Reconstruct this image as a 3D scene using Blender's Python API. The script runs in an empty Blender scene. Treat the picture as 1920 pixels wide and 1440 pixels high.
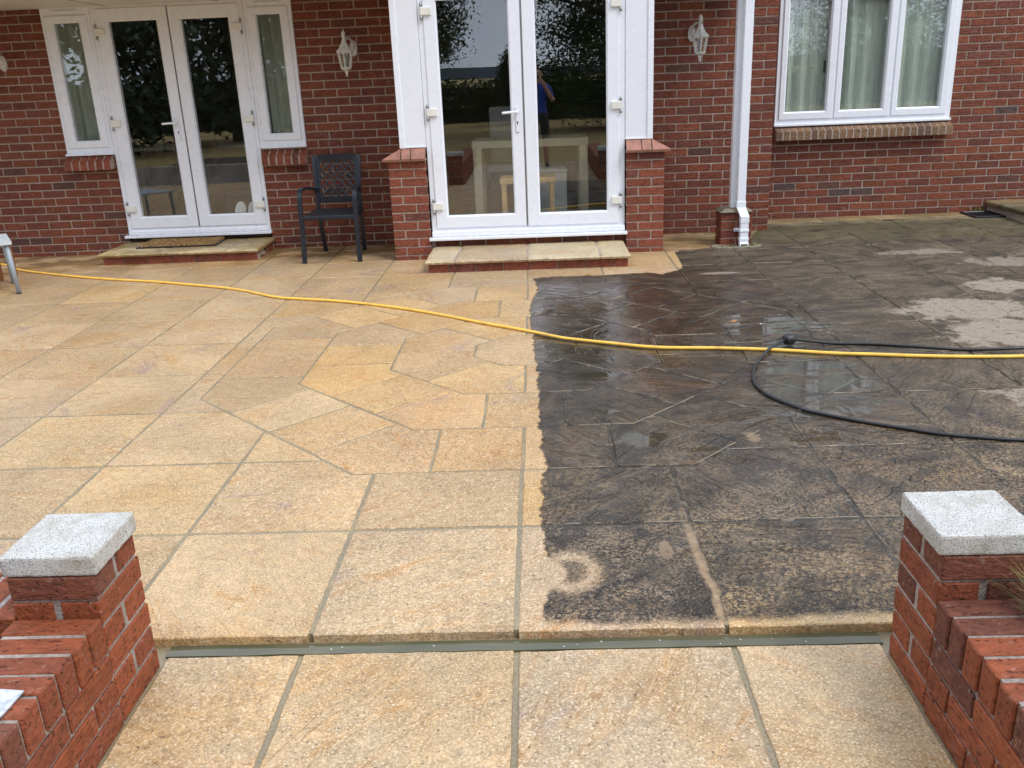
import bpy, bmesh, math, random
import numpy as np
from mathutils import Vector, Matrix, noise as mnoise
random.seed(7); rng = np.random.default_rng(7)
S = bpy.context.scene; COL = S.collection
R = math.radians

# ------------------------------------------------------------------ camera
cam = bpy.data.cameras.new('camera'); cam.lens = 31.243; cam.sensor_width = 36.0
cam.clip_start = 0.05; cam.clip_end = 4000
co = bpy.data.objects.new('camera', cam); COL.objects.link(co); S.camera = co
pit, yaw, rol = R(19.11850595), R(2.11179823), R(-2.42491828)
fw = Vector((-math.sin(yaw)*math.cos(pit), math.cos(yaw)*math.cos(pit), -math.sin(pit)))
r0 = Vector((math.cos(yaw), math.sin(yaw), 0)); u0 = r0.cross(fw)
rr = r0*math.cos(rol) + u0*math.sin(rol); uu = -r0*math.sin(rol) + u0*math.cos(rol)
co.matrix_world = Matrix(((rr.x, uu.x, -fw.x, 0), (rr.y, uu.y, -fw.y, 0), (rr.z, uu.z, -fw.z, 1.55), (0, 0, 0, 1)))

# ------------------------------------------------------------------ sky, sun, exposure
SUN_EL, SUN_AZ = 52.0, 128.0          # azimuth measured clockwise from +Y (towards the house)
w = bpy.data.worlds.new('World'); S.world = w; w.use_nodes = True
nt = w.node_tree; nt.nodes.clear()
out = nt.nodes.new('ShaderNodeOutputWorld'); bg = nt.nodes.new('ShaderNodeBackground')
sky = nt.nodes.new('ShaderNodeTexSky'); sky.sky_type = 'NISHITA'; sky.sun_disc = False
sky.sun_elevation = R(SUN_EL); sky.sun_rotation = R(SUN_AZ); sky.air_density = 1.0; sky.dust_density = 2.0
tc = nt.nodes.new('ShaderNodeTexCoord'); mp = nt.nodes.new('ShaderNodeMapping')
mp.inputs['Scale'].default_value = (1.0, 1.0, 3.2)
n1 = nt.nodes.new('ShaderNodeTexNoise'); n1.inputs['Scale'].default_value = 2.3; n1.inputs['Detail'].default_value = 6
n1.inputs['Roughness'].default_value = .55; n1.inputs['Distortion'].default_value = .4
cr = nt.nodes.new('ShaderNodeValToRGB')                     # grey and white cloud tones
cr.color_ramp.elements[0].position = .30; cr.color_ramp.elements[0].color = (4.7, 5.5, 6.9, 1)
cr.color_ramp.elements[1].position = .66; cr.color_ramp.elements[1].color = (11.8, 12.5, 13.8, 1)
n2 = nt.nodes.new('ShaderNodeTexNoise'); n2.inputs['Scale'].default_value = 1.5; n2.inputs['Detail'].default_value = 5
mr = nt.nodes.new('ShaderNodeMapRange'); mr.inputs[1].default_value = .30; mr.inputs[2].default_value = .46
mr.inputs[3].default_value = .45; mr.inputs[4].default_value = 1.0
mx = nt.nodes.new('ShaderNodeMix'); mx.data_type = 'RGBA'
L = nt.links.new
L(tc.outputs['Generated'], mp.inputs['Vector']); L(mp.outputs[0], n1.inputs['Vector']); L(mp.outputs[0], n2.inputs['Vector'])
L(n1.outputs['Fac'], cr.inputs[0]); L(n2.outputs['Fac'], mr.inputs[0]); L(mr.outputs[0], mx.inputs[0])
L(sky.outputs[0], mx.inputs[6]); L(cr.outputs[0], mx.inputs[7]); L(mx.outputs[2], bg.inputs['Color'])
bg.inputs['Strength'].default_value = 0.10; L(bg.outputs[0], out.inputs[0])
sl = bpy.data.lights.new('sun', 'SUN'); sl.energy = 1.2; sl.angle = R(20); sl.color = (1, .975, .94)
so = bpy.data.objects.new('sun', sl); COL.objects.link(so)
sd = Vector((math.sin(R(SUN_AZ))*math.cos(R(SUN_EL)), math.cos(R(SUN_AZ))*math.cos(R(SUN_EL)), math.sin(R(SUN_EL))))
so.rotation_euler = (-sd).to_track_quat('-Z', 'Y').to_euler(); so.location = (6, -6, 12)
S.view_settings.view_transform = 'Standard'; S.view_settings.look = 'None'
S.view_settings.exposure = 0.72; S.view_settings.gamma = 1.0; S.view_settings.use_curve_mapping = False

# ------------------------------------------------------------------ material helpers
class V:
    """a shader socket with arithmetic"""
    def __init__(s, m, k): s.m = m; s.k = k
    def _(s, op, o, r=False):
        n = s.m.nt.nodes.new('ShaderNodeMath'); n.operation = op
        a, b = (o, s) if r else (s, o)
        s.m.put(n.inputs[0], a); s.m.put(n.inputs[1], b); return V(s.m, n.outputs[0])
    def __add__(s, o): return s._('ADD', o)
    def __radd__(s, o): return s._('ADD', o)
    def __sub__(s, o): return s._('SUBTRACT', o)
    def __rsub__(s, o): return s._('SUBTRACT', o, True)
    def __mul__(s, o): return s._('MULTIPLY', o)
    def __rmul__(s, o): return s._('MULTIPLY', o)
    def __truediv__(s, o): return s._('DIVIDE', o)
    def mx(s, o): return s._('MAXIMUM', o)
    def mn(s, o): return s._('MINIMUM', o)
    def pw(s, o): return s._('POWER', o)
    def f(s, op):
        n = s.m.nt.nodes.new('ShaderNodeMath'); n.operation = op; s.m.put(n.inputs[0], s); return V(s.m, n.outputs[0])
    def ss(s, a, b, lo=0.0, hi=1.0):
        n = s.m.nt.nodes.new('ShaderNodeMapRange'); n.interpolation_type = 'SMOOTHSTEP'
        s.m.put(n.inputs[0], s); n.inputs[1].default_value = a; n.inputs[2].default_value = b
        n.inputs[3].default_value = lo; n.inputs[4].default_value = hi; return V(s.m, n.outputs[0])
class M:
    def __init__(s, name):
        s.mat = bpy.data.materials.new(name); s.mat.use_nodes = True; s.nt = s.mat.node_tree; s.nt.nodes.clear()
        s.out = s.nt.nodes.new('ShaderNodeOutputMaterial'); s.cache = {}
    def put(s, inp, v):
        if isinstance(v, V): s.nt.links.new(v.k, inp)
        elif isinstance(v, (int, float)): inp.default_value = v
        elif len(v) == 3 and inp.type == 'RGBA': inp.default_value = (*v, 1)
        else: inp.default_value = v
    def node(s, t, o=0, **kw):
        n = s.nt.nodes.new(t)
        for k, v in kw.items(): setattr(n, k, v)
        return n, V(s, n.outputs[o])
    def pos(s):
        if 'pos' not in s.cache: s.cache['pos'] = s.node('ShaderNodeNewGeometry', 0)[1]
        return s.cache['pos']
    def objc(s): return s.node('ShaderNodeTexCoord', 3)[1]
    def info(s, name):
        n = s.nt.nodes.new('ShaderNodeObjectInfo'); return V(s, n.outputs[name])
    def xyz(s, v):
        n = s.nt.nodes.new('ShaderNodeSeparateXYZ'); s.put(n.inputs[0], v); return [V(s, n.outputs[i]) for i in range(3)]
    def comb(s, x, y, z):
        n = s.nt.nodes.new('ShaderNodeCombineXYZ')
        for i, v in enumerate((x, y, z)): s.put(n.inputs[i], v)
        return V(s, n.outputs[0])
    def vm(s, op, a, b):
        n = s.nt.nodes.new('ShaderNodeVectorMath'); n.operation = op; s.put(n.inputs[0], a); s.put(n.inputs[1], b)
        return V(s, n.outputs['Value' if op in ('DOT_PRODUCT', 'LENGTH') else 'Vector'])
    def rot(s, v, ang):
        n = s.nt.nodes.new('ShaderNodeVectorRotate'); n.rotation_type = 'Z_AXIS'; s.put(n.inputs['Vector'], v); s.put(n.inputs['Angle'], ang)
        return V(s, n.outputs[0])
    def noise(s, v, sc, det=3, rough=.5, dis=0.0, o='Fac'):
        n = s.nt.nodes.new('ShaderNodeTexNoise'); s.put(n.inputs['Vector'], v); n.inputs['Scale'].default_value = sc
        n.inputs['Detail'].default_value = det; n.inputs['Roughness'].default_value = rough; n.inputs['Distortion'].default_value = dis
        return V(s, n.outputs[o])
    def voro(s, v, sc):
        n = s.nt.nodes.new('ShaderNodeTexVoronoi'); s.put(n.inputs['Vector'], v); n.inputs['Scale'].default_value = sc
        return V(s, n.outputs['Distance'])
    def mix(s, f, a, b, mode='MIX'):
        n = s.nt.nodes.new('ShaderNodeMix'); n.data_type = 'RGBA'; n.blend_type = mode
        s.put(n.inputs[0], f); s.put(n.inputs[6], a); s.put(n.inputs[7], b); return V(s, n.outputs[2])
    def scale(s, c, f): return s.mix(1.0, c, s.comb(f, f, f) if isinstance(f, V) else (f, f, f), 'MULTIPLY')
    def ramp(s, f, st):
        n = s.nt.nodes.new('ShaderNodeValToRGB'); e = n.color_ramp.elements
        while len(e) < len(st): e.new(.5)
        for k, (p, v) in enumerate(st):
            e[k].position = p; e[k].color = (v, v, v, 1) if isinstance(v, float) else (*v, 1)
        s.put(n.inputs[0], f); return V(s, n.outputs[0])
    def bump(s, h, strength, dist, prev=None):
        n = s.nt.nodes.new('ShaderNodeBump'); s.put(n.inputs['Height'], h); s.put(n.inputs['Strength'], strength)
        n.inputs['Distance'].default_value = dist
        if prev is not None: s.put(n.inputs['Normal'], prev)
        return V(s, n.outputs[0])
    def bsdf(s, col, rough=.5, nrm=None, metal=0.0, spec=.5, **kw):
        n = s.nt.nodes.new('ShaderNodeBsdfPrincipled'); s.put(n.inputs['Base Color'], col); s.put(n.inputs['Roughness'], rough)
        s.put(n.inputs['Metallic'], metal); s.put(n.inputs['Specular IOR Level'], spec)
        if nrm is not None: s.put(n.inputs['Normal'], nrm)
        for k, v in kw.items(): s.put(n.inputs[k.replace('_', ' ')], v)
        s.nt.links.new(n.outputs[0], s.out.inputs[0]); return s.mat

def plain(name, col, rough=.5, var=.12, sc=9.0, bump=0.0, bsc=80.0, metal=0.0, spec=.5, dirt=0.0):
    m = M(name); p = m.pos(); n = m.noise(p, sc, 4)
    c = m.scale(col, n.ss(.25, .75, 1-var, 1+var))
    if dirt: c = m.mix(m.noise(p, sc*.6, 6, .65).ss(.5, .78) * dirt, c, (.12, .10, .075))
    b = m.bump(m.noise(p, bsc, 4), 1.0, bump) if bump else None
    return m.bsdf(c, m.noise(p, sc*1.7, 3).ss(.3, .7, rough*.85, min(1, rough*1.15)), b, metal, spec)

# ------------------------------------------------------------------ ground material (cleaned and dirty sandstone)
BND = [(-0.052,7.03),(-0.027,6.852),(-0.02,6.561),(-0.059,6.331),(-0.07,6.051),(-0.077,5.765),(-0.065,5.565),(-0.042,5.257),(-0.051,5.089),(-0.039,4.908),(-0.022,4.634),(-0.028,4.456),(-0.024,4.33),(-0.017,4.133),(-0.023,3.917),(-0.019,3.817),(-0.007,3.732),(-0.018,3.611),(0.004,3.482),(0.007,3.4),(-0.011,3.322),(-0.013,3.127),(-0.021,2.993),(-0.016,2.868),(-0.006,2.752),(-0.001,2.678),(0.005,2.509),(-0.015,2.315)][::-1]
TOP = [(-.1,7.0),(0,7.06),(.08,7.09),(.5,7.08),(.88,7.13),(.975,7.045),(1.05,7.11),(1.19,7.24),(1.20,7.9),(1.30,8.02),(1.85,8.1),(2.05,8.55),(2.3,9.25),(5.0,9.3)]
def masks(m):
    x, y, z = m.xyz(m.pos()); p = m.pos()
    jag = (m.noise(p, 22, 2, .5) - .5)*.040 + (m.noise(p, 9, 2) - .5)*.045 + (m.noise(p, 130, 2) - .5)*.007
    xb = m.ramp((y - 2.2)/5.0, [((b-2.2)/5.0, (a+.1)/.2) for a, b in BND])*.2 - .1
    yt = m.ramp((x + .2)/5.4, [((a+.2)/5.4, b/10.0) for a, b in TOP])*10.0
    D = (x - xb + jag).ss(-.006, .006) * (yt - y + jag*2.2).ss(-.02, .02)
    front = y - 2.272 + (m.noise(p, 5, 4, .6) - .5)*.12
    D = D * front.ss(-.02, .03)
    def blob(cx, cy, rx, ry, amp=.7, sc=6.0, e=.20, nz=None):
        dx = (x - cx)/rx; dy = (y - cy)/ry
        d = 1.0 - (dx*dx + dy*dy).f('SQRT') + ((m.noise(p, sc, 4, .6) if nz is None else nz) - .5)*(amp*3.4)
        return d.ss(-e*.5, e)
    nz = m.noise(p, 5.5, 6, .66, .3)
    # pale dry patches and scoured spots
    dry = blob(2.80, 5.68, .42, .28, .75, nz=nz).mx(blob(2.86, 5.12, .46, .34, .75, nz=nz)).mx(blob(3.35, 6.3, .28, .20, 1.0, nz=nz)).mx(blob(3.25, 7.56, .35, .10, 1.1, nz=nz)*.7)
    dry = dry.mx(blob(2.35, 4.1, .16, .13, 1.2, nz=nz)*.8).mx(blob(3.6, 5.6, .35, .4, 1.0, nz=nz)).mx(blob(1.43, 7.01, .16, .05, .9, nz=nz)*.8).mx(blob(3.9, 7.1, .5, .18, 1.0, nz=nz)*.7)
    sand = blob(.400, 2.70, .022, .055, .9, nz=nz)*.5
    jl = x - .528 + (y - 2.55)*.02 + (nz - .5)*.07
    sand = sand.mx((jl + .018).f('ABSOLUTE').ss(.022, .006)*y.ss(3.05, 2.9)*y.ss(2.26, 2.28)*m.noise(p, 2.2, 3).ss(.30, .46)*.75).mx(blob(.92, 3.64, .035, .07, 1.3, nz=nz)*.5)
    # a scoured ring left by the cleaning head
    dx = (x - .078)/.090; dy = (y - 2.565)/.118; rad = (dx*dx + dy*dy).f('SQRT') + (nz - .5)*.5
    rad = rad + (m.noise(p, 60, 3, .6) - .5)*.9
    ring = rad.ss(1.40, .80) * rad.ss(.35, .75, .18, 1.0)
    scour = ring.mx(blob(.0, 2.57, .06, .12, .5, nz=nz))
    D = D * (1.0 - scour*.92)
    # wetness: freshly splashed zone between the joints of the circle, gutter, puddles
    wz = blob(.62, 4.9, 1.5, 2.7, .3, 1.6, .35)
    wet = wz * D * m.noise(p, 2.6, 4, .6).ss(.30, .60, .45, 1.0)
    strip = blob(.30, 5.75, .62, 1.5, .25, 3.0, .4) * D
    st = m.noise(m.vm('MULTIPLY', p, (1.5, 9.0, 1.0)), 1.9, 3, .5, .5)
    lo = st.ss(.465, .495)
    P = (blob(1.40, 5.45, .42, .24, .8, nz=nz).mx(blob(1.38, 4.42, .33, .46, .6, nz=nz)).mx(blob(1.30, 5.05, .30, .12, .7, nz=nz))) * lo
    P = P.mx(blob(1.52, 4.30, .17, .09, .7, nz=nz)).mx(blob(1.62, 5.47, .16, .05, .5, nz=nz)).mx(blob(.43, 3.66, .12, .07, .9, nz=nz)).mx(blob(.72, 3.52, .14, .08, .9, nz=nz)*lo).mx(blob(1.28, 3.95, .25, .08, .8, nz=nz))
    P = P.mx(blob(.22, 4.02, .16, .06, 1.1, nz=nz)).mx(blob(1.2, 3.6, .12, .10, 1.0, nz=nz)*lo).mx(blob(.3, 4.55, .20, .12, 1.0, nz=nz)*lo).mx(blob(.15, 5.0, .22, .22, .9, nz=nz)*lo)
    P = P * D
    return x, y, z, D, dry, sand, wet, P, nz, strip

def stone(name, mortar=False, edge=False):
    m = M(name); p = m.pos(); x, y, z, D, dry, sand, wet, P, nz, strip = masks(m)
    r = m.info('Random'); oc = m.info('Color')
    q = m.vm('ADD', p, m.comb(r*37.0, r*91.0, r*13.0)); qr = m.rot(q, r*2.4 - 1.2)
    g1 = m.noise(q, 300, 2, .6); g2 = m.noise(q, 120, 2, .5); g3 = m.noise(p, 26, 5, .65); big = m.noise(q, 1.7, 4, .55, .5)
    grit = m.voro(q, 230)
    vein = m.noise(m.vm('MULTIPLY', qr, (1.1, 5.5, 1.0)), 1.5, 5, .6, 1.4)
    if mortar:
        base = m.mix(m.noise(p, 3, 4).ss(.35, .7), (.225, .185, .115), (.28, .225, .135))
        base = m.mix(m.noise(p, 4.5, 4, .6).ss(.56, .66)*.7, base, (.36, .265, .145)); base = m.scale(base, g2.ss(.3, .7, .78, 1.12))
    else:
        base = m.scale(oc, big.ss(.28, .72, .84, 1.12))
        base = m.mix(vein.ss(.52, .66)*.85, base, m.mix(1.0, base, (.93, .74, .50), 'MULTIPLY'))
        base = m.mix(vein.ss(.60, .625)*vein.ss(.66, .635)*.5, base, (.60, .47, .30))
        base = m.mix(m.noise(m.vm('ADD', q, (2., 9., 4.)), 1.25, 4, .55, .6).ss(.50, .66)*.6, base, m.mix(1.0, base, (.97, .82, .55), 'MULTIPLY'))
        mauve = m.noise(q, 2.2, 5, .65, .7).ss(.56, .70)*m.noise(m.vm('ADD', q, (5., 3., 1.)), .9, 2).ss(.42, .56)
        base = m.mix(mauve*.75, base, (.30, .20, .165))
        base = m.scale(base, g3.ss(.3, .7, .86, 1.10))
        base = m.scale(base, g2.ss(.28, .72, .80, 1.20))
        fl = m.noise(q, 150, 2, .6)
        base = m.mix(fl.ss(.56, .66)*.60, base, (.80, .68, .50)); base = m.mix(fl.ss(.42, .34)*.50, base, m.mix(1.0, base, (.60, .50, .42), 'MULTIPLY'))
        base = m.mix(m.noise(q, 85, 2, .5).ss(.665, .70)*.75, base, (.10, .07, .04))
    # brown damp marks and algae along the foot of the house
    near = (y + x.f('ABSOLUTE')*.02).ss(7.7, 8.7)
    damp = near * m.noise(m.vm('MULTIPLY', p, (1., 1.6, 1.)), 2.4, 4, .6).ss(.43, .54)
    base = m.mix(damp*.85, base, m.mix(1.0, base, (.42, .35, .23), 'MULTIPLY'))
    moss = (x.ss(1.15, 1.5)*y.ss(8.0, 8.35)).mx(y.ss(9.15, 9.32)*x.ss(2.0, 2.4)*.6) * m.noise(p, 6, 4).ss(.3, .6)
    # the uncleaned black layer
    dn = m.noise(q, 75, 5, .72); ds = m.noise(q, 5.5, 5, .65, .6)
    black = m.mix(ds.ss(.35, .7), (.019, .0148, .0110), (.060, .044, .029))
    rust = m.noise(p, 1.3, 4, .6, .4).ss(.50, .68)*wet
    black = m.mix(rust*.75, black, (.066, .035, .016))
    arid = x.ss(1.3, 2.5).mx(y.ss(6.9, 8.2)) * (1.0 - wet*.8)
    black = m.mix(arid*m.noise(p, 2.2, 5, .65).ss(.25, .62)*.95, black, (.080, .061, .041))
    black = m.scale(black, dn.ss(.3, .70, .55, 1.55))
    worn = y.ss(4.6, 2.5, .22, 1.0).mx(x.ss(.6, 1.2)*y.ss(5.0, 3.2)*.9)*(1.0 - wet*.35)
    pt = m.noise(p, 4.2, 6, .68, .3)
    thin = (dn.ss(.44, .60)*pt.ss(.40, .56)).mx(pt.ss(.57, .68)*.75*dn.ss(.30, .50))*worn
    thin = thin.mx(m.noise(q, 130, 2, .6).ss(.55, .64)*(.20 + .50*worn))
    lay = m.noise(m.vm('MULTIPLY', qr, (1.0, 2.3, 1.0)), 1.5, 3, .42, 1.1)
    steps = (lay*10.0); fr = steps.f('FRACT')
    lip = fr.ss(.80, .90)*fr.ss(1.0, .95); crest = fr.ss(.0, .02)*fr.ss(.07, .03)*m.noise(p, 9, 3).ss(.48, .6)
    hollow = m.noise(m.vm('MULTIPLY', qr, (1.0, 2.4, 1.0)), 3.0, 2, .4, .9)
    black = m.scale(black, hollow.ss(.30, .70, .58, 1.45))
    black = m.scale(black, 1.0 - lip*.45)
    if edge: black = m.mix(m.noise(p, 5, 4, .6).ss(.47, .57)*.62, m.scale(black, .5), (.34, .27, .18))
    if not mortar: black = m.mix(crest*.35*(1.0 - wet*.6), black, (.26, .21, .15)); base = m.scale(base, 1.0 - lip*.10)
    else: black = m.mix(m.noise(p, 13, 4, .6).ss(.56, .63)*.45, m.scale(black, .38), (.30, .245, .165))  # dirty mortar with pale patches, darkened further to paint in the joints' shadow lines
    black = m.mix(m.noise(p, .9, 5, .6, .6).ss(.50, .62)*.45, black, m.mix(1.0, black, (.50, .44, .38), 'MULTIPLY'))
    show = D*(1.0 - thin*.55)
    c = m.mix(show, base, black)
    c = m.mix(D*dry*m.noise(q, 22, 5, .68).ss(.28, .48)*.95, c, m.scale((.285, .232, .178), dn.ss(.3, .7, .76, 1.18)))
    c = m.mix(D*sand*(.72 + .4*g3), c, m.scale((.37, .255, .15), g3.ss(.3, .7, .85, 1.1)))
    c = m.mix(moss*.65, c, m.mix(y.ss(9.0, 9.2), (.105, .092, .04), (.24, .20, .115)))
    c = m.mix(P*.40, c, (.070, .072, .055))
    c = m.scale(c, 1.0 - wet*.15)
    # gloss
    dampn = m.noise(p, 1.4, 3).ss(.35, .65)
    ro = .50 - dampn*.12
    ro = ro + (D*(.52 - ro)); ro = ro - wet*.26 - strip*.20 + g3*.08*D
    ro = ro + D*arid*.22*(1.0 - wet) + D*dry*.15
    ro = ro - P*(ro - .035); ro = ro.mx(.03)
    # relief: split layers of the riven face, pitting, grains
    terr = (steps.f('FLOOR') + fr.ss(.84, 1.0))/9.0
    flat = 1.0 - P
    if mortar:
        nrm = m.bump(g2*.6 + g3, flat*.7, .004)
    else:
        rel = terr*(.35 + D*.65) + big*.25
        b1 = m.bump(rel, flat*(.80 - strip*.35), .034)
        und = m.noise(m.vm('MULTIPLY', qr, (1.0, 2.4, 1.0)), 3.0, 2, .4, .9)
        b1 = m.bump(und, flat*(.10 + D*.52)*(1.0 - strip*.70), .034, b1)
        b2 = m.bump(m.noise(q, 34, 4, .6), flat*(.55 - wet*.22 - strip*.16), .0035, b1)
        nrm = m.bump(grit*.9 + g1*.6, flat*(.62 - wet*.30 - strip*.22), .0016, b2)
    return m.bsdf(c, ro, nrm, spec=(.5 - D*.16*(1.0 - wet*.5) + strip*.25 + P*.3).mn(.6).mx(.2))

MAT = {}
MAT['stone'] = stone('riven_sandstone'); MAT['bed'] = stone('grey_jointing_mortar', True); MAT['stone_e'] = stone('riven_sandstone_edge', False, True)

def brick_mat(name, attr=False, rus=1.0):
    m = M(name); p = m.pos()
    if attr:
        n = m.nt.nodes.new('ShaderNodeAttribute'); n.attribute_name = 'tone'; oc = V(m, n.outputs['Color']); q = p
        st = m.vm('MULTIPLY', q, (14., 14., 70.))
    else:
        oc = m.info('Color'); r = m.info('Random'); q = m.vm('ADD', m.objc(), m.comb(r*31.0, r*57.0, r*11.0))
        st = m.vm('MULTIPLY', q, (24., 58., 58.))
    s1 = m.noise(st, 1.0, 5, .62, .4); s2 = m.noise(q, 16, 4, .6); pit = m.noise(m.vm('MULTIPLY', st, (1., .7, .7)), 2.2, 3, .5)
    c = m.scale(oc, s1.ss(.25, .75, .72, 1.25))
    c = m.mix(s2.ss(.55, .75)*.45, c, m.mix(1.0, c, (.55, .60, .70), 'MULTIPLY'))
    c = m.mix(pit.ss(.66, .73)*.45, c, (.05, .022, .015))
    c = m.mix(m.noise(q, 60, 3, .6).ss(.62, .70)*.40, c, (.36, .24, .19)); c = m.mix(m.noise(p, 7, 5, .65).ss(.56, .70)*.45, c, m.mix(1.0, c, (.52, .50, .48), 'MULTIPLY')); c = m.mix(m.noise(p, 11, 6, .7, .5).ss(.63, .70)*.30, c, (.36, .29, .25))
    nrm = m.bump(s1 - pit.ss(.60, .74)*1.1, 1.0*rus, .0085)
    nrm = m.bump(m.noise(q, 240, 2), .5, .001, nrm)
    return m.bsdf(c, s2.ss(.3, .7, .55, .8), nrm, spec=.35)
MAT['brick'] = brick_mat('red_rustic_brick'); MAT['brick_a'] = brick_mat('red_rustic_brick_joined', True)
def mortar_mat(name, a, b, rough):
    m = M(name); p = m.pos()
    c = m.mix(m.noise(p, 2.2, 5, .6).ss(.35, .65), a, b); c = m.scale(c, m.noise(p, 90, 3).ss(.3, .7, .75, 1.2))
    return m.bsdf(c, rough, m.bump(m.noise(p, 160, 4, .6), 1.0, .006), spec=.4)
MAT['mortar'] = mortar_mat('wall_mortar', (.34, .265, .21), (.43, .35, .29), .85)
MAT['mortar_g'] = mortar_mat('garden_wall_mortar', (.24, .20, .17), (.43, .375, .34), .45)

def upvc():
    m = M('white_upvc'); p = m.pos(); n = m.noise(p, 3.0, 4, .6)
    c = m.mix(n.ss(.5, .8)*.05, (.78, .80, .855), (.68, .67, .66))
    return m.bsdf(c, m.noise(p, 14, 3).ss(.3, .7, .24, .34))
MAT['upvc'] = upvc()
MAT['cream'] = plain('cream_plastic', (.74, .72, .66), .35, .05)
MAT['panel'] = plain('white_cladding', (.77, .79, .835), .30, .015, 4)
MAT['soffit'] = plain('soffit_board', (.62, .58, .53), .5, .06, 3)
MAT['gasket'] = plain('black_gasket', (.012, .012, .012), .5)
MAT['steel'] = plain('dull_steel', (.32, .32, .32), .35, metal=.9)
MAT['galv'] = plain('galvanised_steel', (.55, .58, .60), .38, .25, 60, metal=.7)
MAT['chair'] = plain('dark_blue_grey_aluminium', (.010, .0135, .021), .40, .2, 20)
MAT['lamp'] = plain('weathered_white_enamel', (.62, .60, .56), .45, .18, 40, .001, 120, dirt=.5)
MAT['ivory'] = plain('ivory_painted_wood', (.62, .57, .42), .5, .06)
MAT['pine'] = plain('light_birch_wood', (.62, .40, .19), .45, .15, 14)
MAT['darkwood'] = plain('dark_brown_wood', (.055, .032, .020), .4, .2, 14)
MAT['redwood'] = plain('orange_brown_wood', (.26, .09, .03), .5, .2, 14)
MAT['greymetal'] = plain('grey_painted_metal', (.30, .34, .38), .38, .08)
MAT['palemetal'] = plain('pale_grey_table_top', (.55, .60, .62), .3, .06)
MAT['plaster'] = plain('room_plaster', (.30, .27, .22), .8, .05, 2)
MAT['roomfloor'] = plain('room_floor', (.14, .10, .065), .35, .15, 5)
MAT['cloth_white'] = plain('white_fabric', (.70, .70, .68), .8, .06, 8, .002, 60)
MAT['blind'] = plain('blind_slat', (.20, .24, .20), .45, .05)
MAT['rubber'] = plain('black_rubber', (.014, .015, .017), .42, .2, 30)
MAT['yellow'] = plain('yellow_hose_plastic', (.95, .56, .085), .36, .08, 12, dirt=.5)
MAT['soil'] = plain('garden_soil', (.055, .038, .024), .95, .4, 20, .03, 30)
MAT['tile'] = plain('terracotta_tile', (.30, .135, .095), .45, .25, 14, .001, 90)
MAT['algae'] = plain('mossy_cement', (.20, .175, .12), .85, .3, 18, .006, 50)
MAT['leaf_dry'] = plain('dry_leaf', (.38, .17, .05), .6, .3, 60)
def curtain_mat(name, col):
    m = M(name); p = m.pos(); n = m.noise(m.vm('MULTIPLY', p, (60., 60., 3.)), 1.0, 3)
    return m.bsdf(m.scale(col, n.ss(.3, .7, .9, 1.08)), .85, m.bump(m.noise(p, 300, 2), .3, .001), spec=.2)
MAT['curtain'] = curtain_mat('grey_green_curtain', (.62, .66, .56)); MAT['curtain2'] = curtain_mat('pale_green_curtain', (.86, .92, .83))
def granite():
    m = M('white_granite'); p = m.pos()
    c = m.mix(m.noise(p, 5, 4).ss(.4, .7), (.55, .545, .52), (.46, .45, .42))
    c = m.mix(m.noise(p, 240, 2, .5).ss(.54, .63)*.8, c, (.10, .10, .105)); c = m.mix(m.voro(p, 120).ss(.16, .07)*.55, c, (.20, .195, .19))
    c = m.mix(m.noise(p, 9, 5, .7).ss(.46, .68)*.55, c, (.28, .255, .19)); c = m.mix(m.noise(p, 30, 5, .7).ss(.58, .70)*.35, c, (.20, .19, .15))
    return m.bsdf(c, m.noise(p, 120, 2).ss(.3, .7, .32, .6), m.bump(m.noise(p, 170, 3), .8, .0022))
MAT['granite'] = granite()
def coir():
    m = M('coir_bristle'); p = m.pos(); n = m.noise(p, 70, 4, .7)
    return m.bsdf(m.mix(n.ss(.35, .65), (.10, .055, .022), (.40, .25, .11)), .9, m.bump(n, 1., .02), spec=.1)
MAT['coir'] = coir()
def glass():
    m = M('window_glass'); g = m.nt.nodes.new('ShaderNodeNewGeometry')
    d = m.vm('DOT_PRODUCT', V(m, g.outputs['Incoming']), V(m, g.outputs['Normal'])).f('ABSOLUTE')
    fac = .098 + (1.0 - d).pw(5.0)*.94
    t = m.nt.nodes.new('ShaderNodeBsdfTransparent'); t.inputs[0].default_value = (.97, .985, .975, 1)
    gl = m.nt.nodes.new('ShaderNodeBsdfGlossy'); gl.inputs['Roughness'].default_value = 0.0; gl.inputs[0].default_value = (.95, .97, 1, 1)
    nb = m.bump(m.noise(m.pos(), 1.6, 2), .03, .01); m.put(gl.inputs['Normal'], nb)
    mx = m.nt.nodes.new('ShaderNodeMixShader'); m.put(mx.inputs[0], fac); m.nt.links.new(t.outputs[0], mx.inputs[1]); m.nt.links.new(gl.outputs[0], mx.inputs[2])
    m.nt.links.new(mx.outputs[0], m.out.inputs[0]); return m.mat
MAT['glass'] = glass()
def water():
    m = M('murky_water'); p = m.pos(); n = m.noise(m.vm('MULTIPLY', p, (.6, 3., 1.)), 6, 3)
    c = m.mix(n.ss(.35, .65), (.070, .068, .036), (.105, .098, .055))
    return m.bsdf(c, .05, m.bump(m.noise(p, 22, 2), .10, .002), spec=.5)
MAT['water'] = water()
def lawn():
    m = M('dry_lawn'); p = m.pos(); n = m.noise(m.vm('MULTIPLY', p, (.25, 1., 1.)), .55, 5, .6); f = m.noise(p, 40, 4, .7)
    c = m.mix(n.ss(.40, .66), (.44, .32, .15), (.32, .25, .105)); c = m.scale(c, f.ss(.3, .7, .6, 1.3))
    return m.bsdf(c, .95, m.bump(f, 1., .03), spec=.1)
MAT['lawn'] = lawn()
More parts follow.
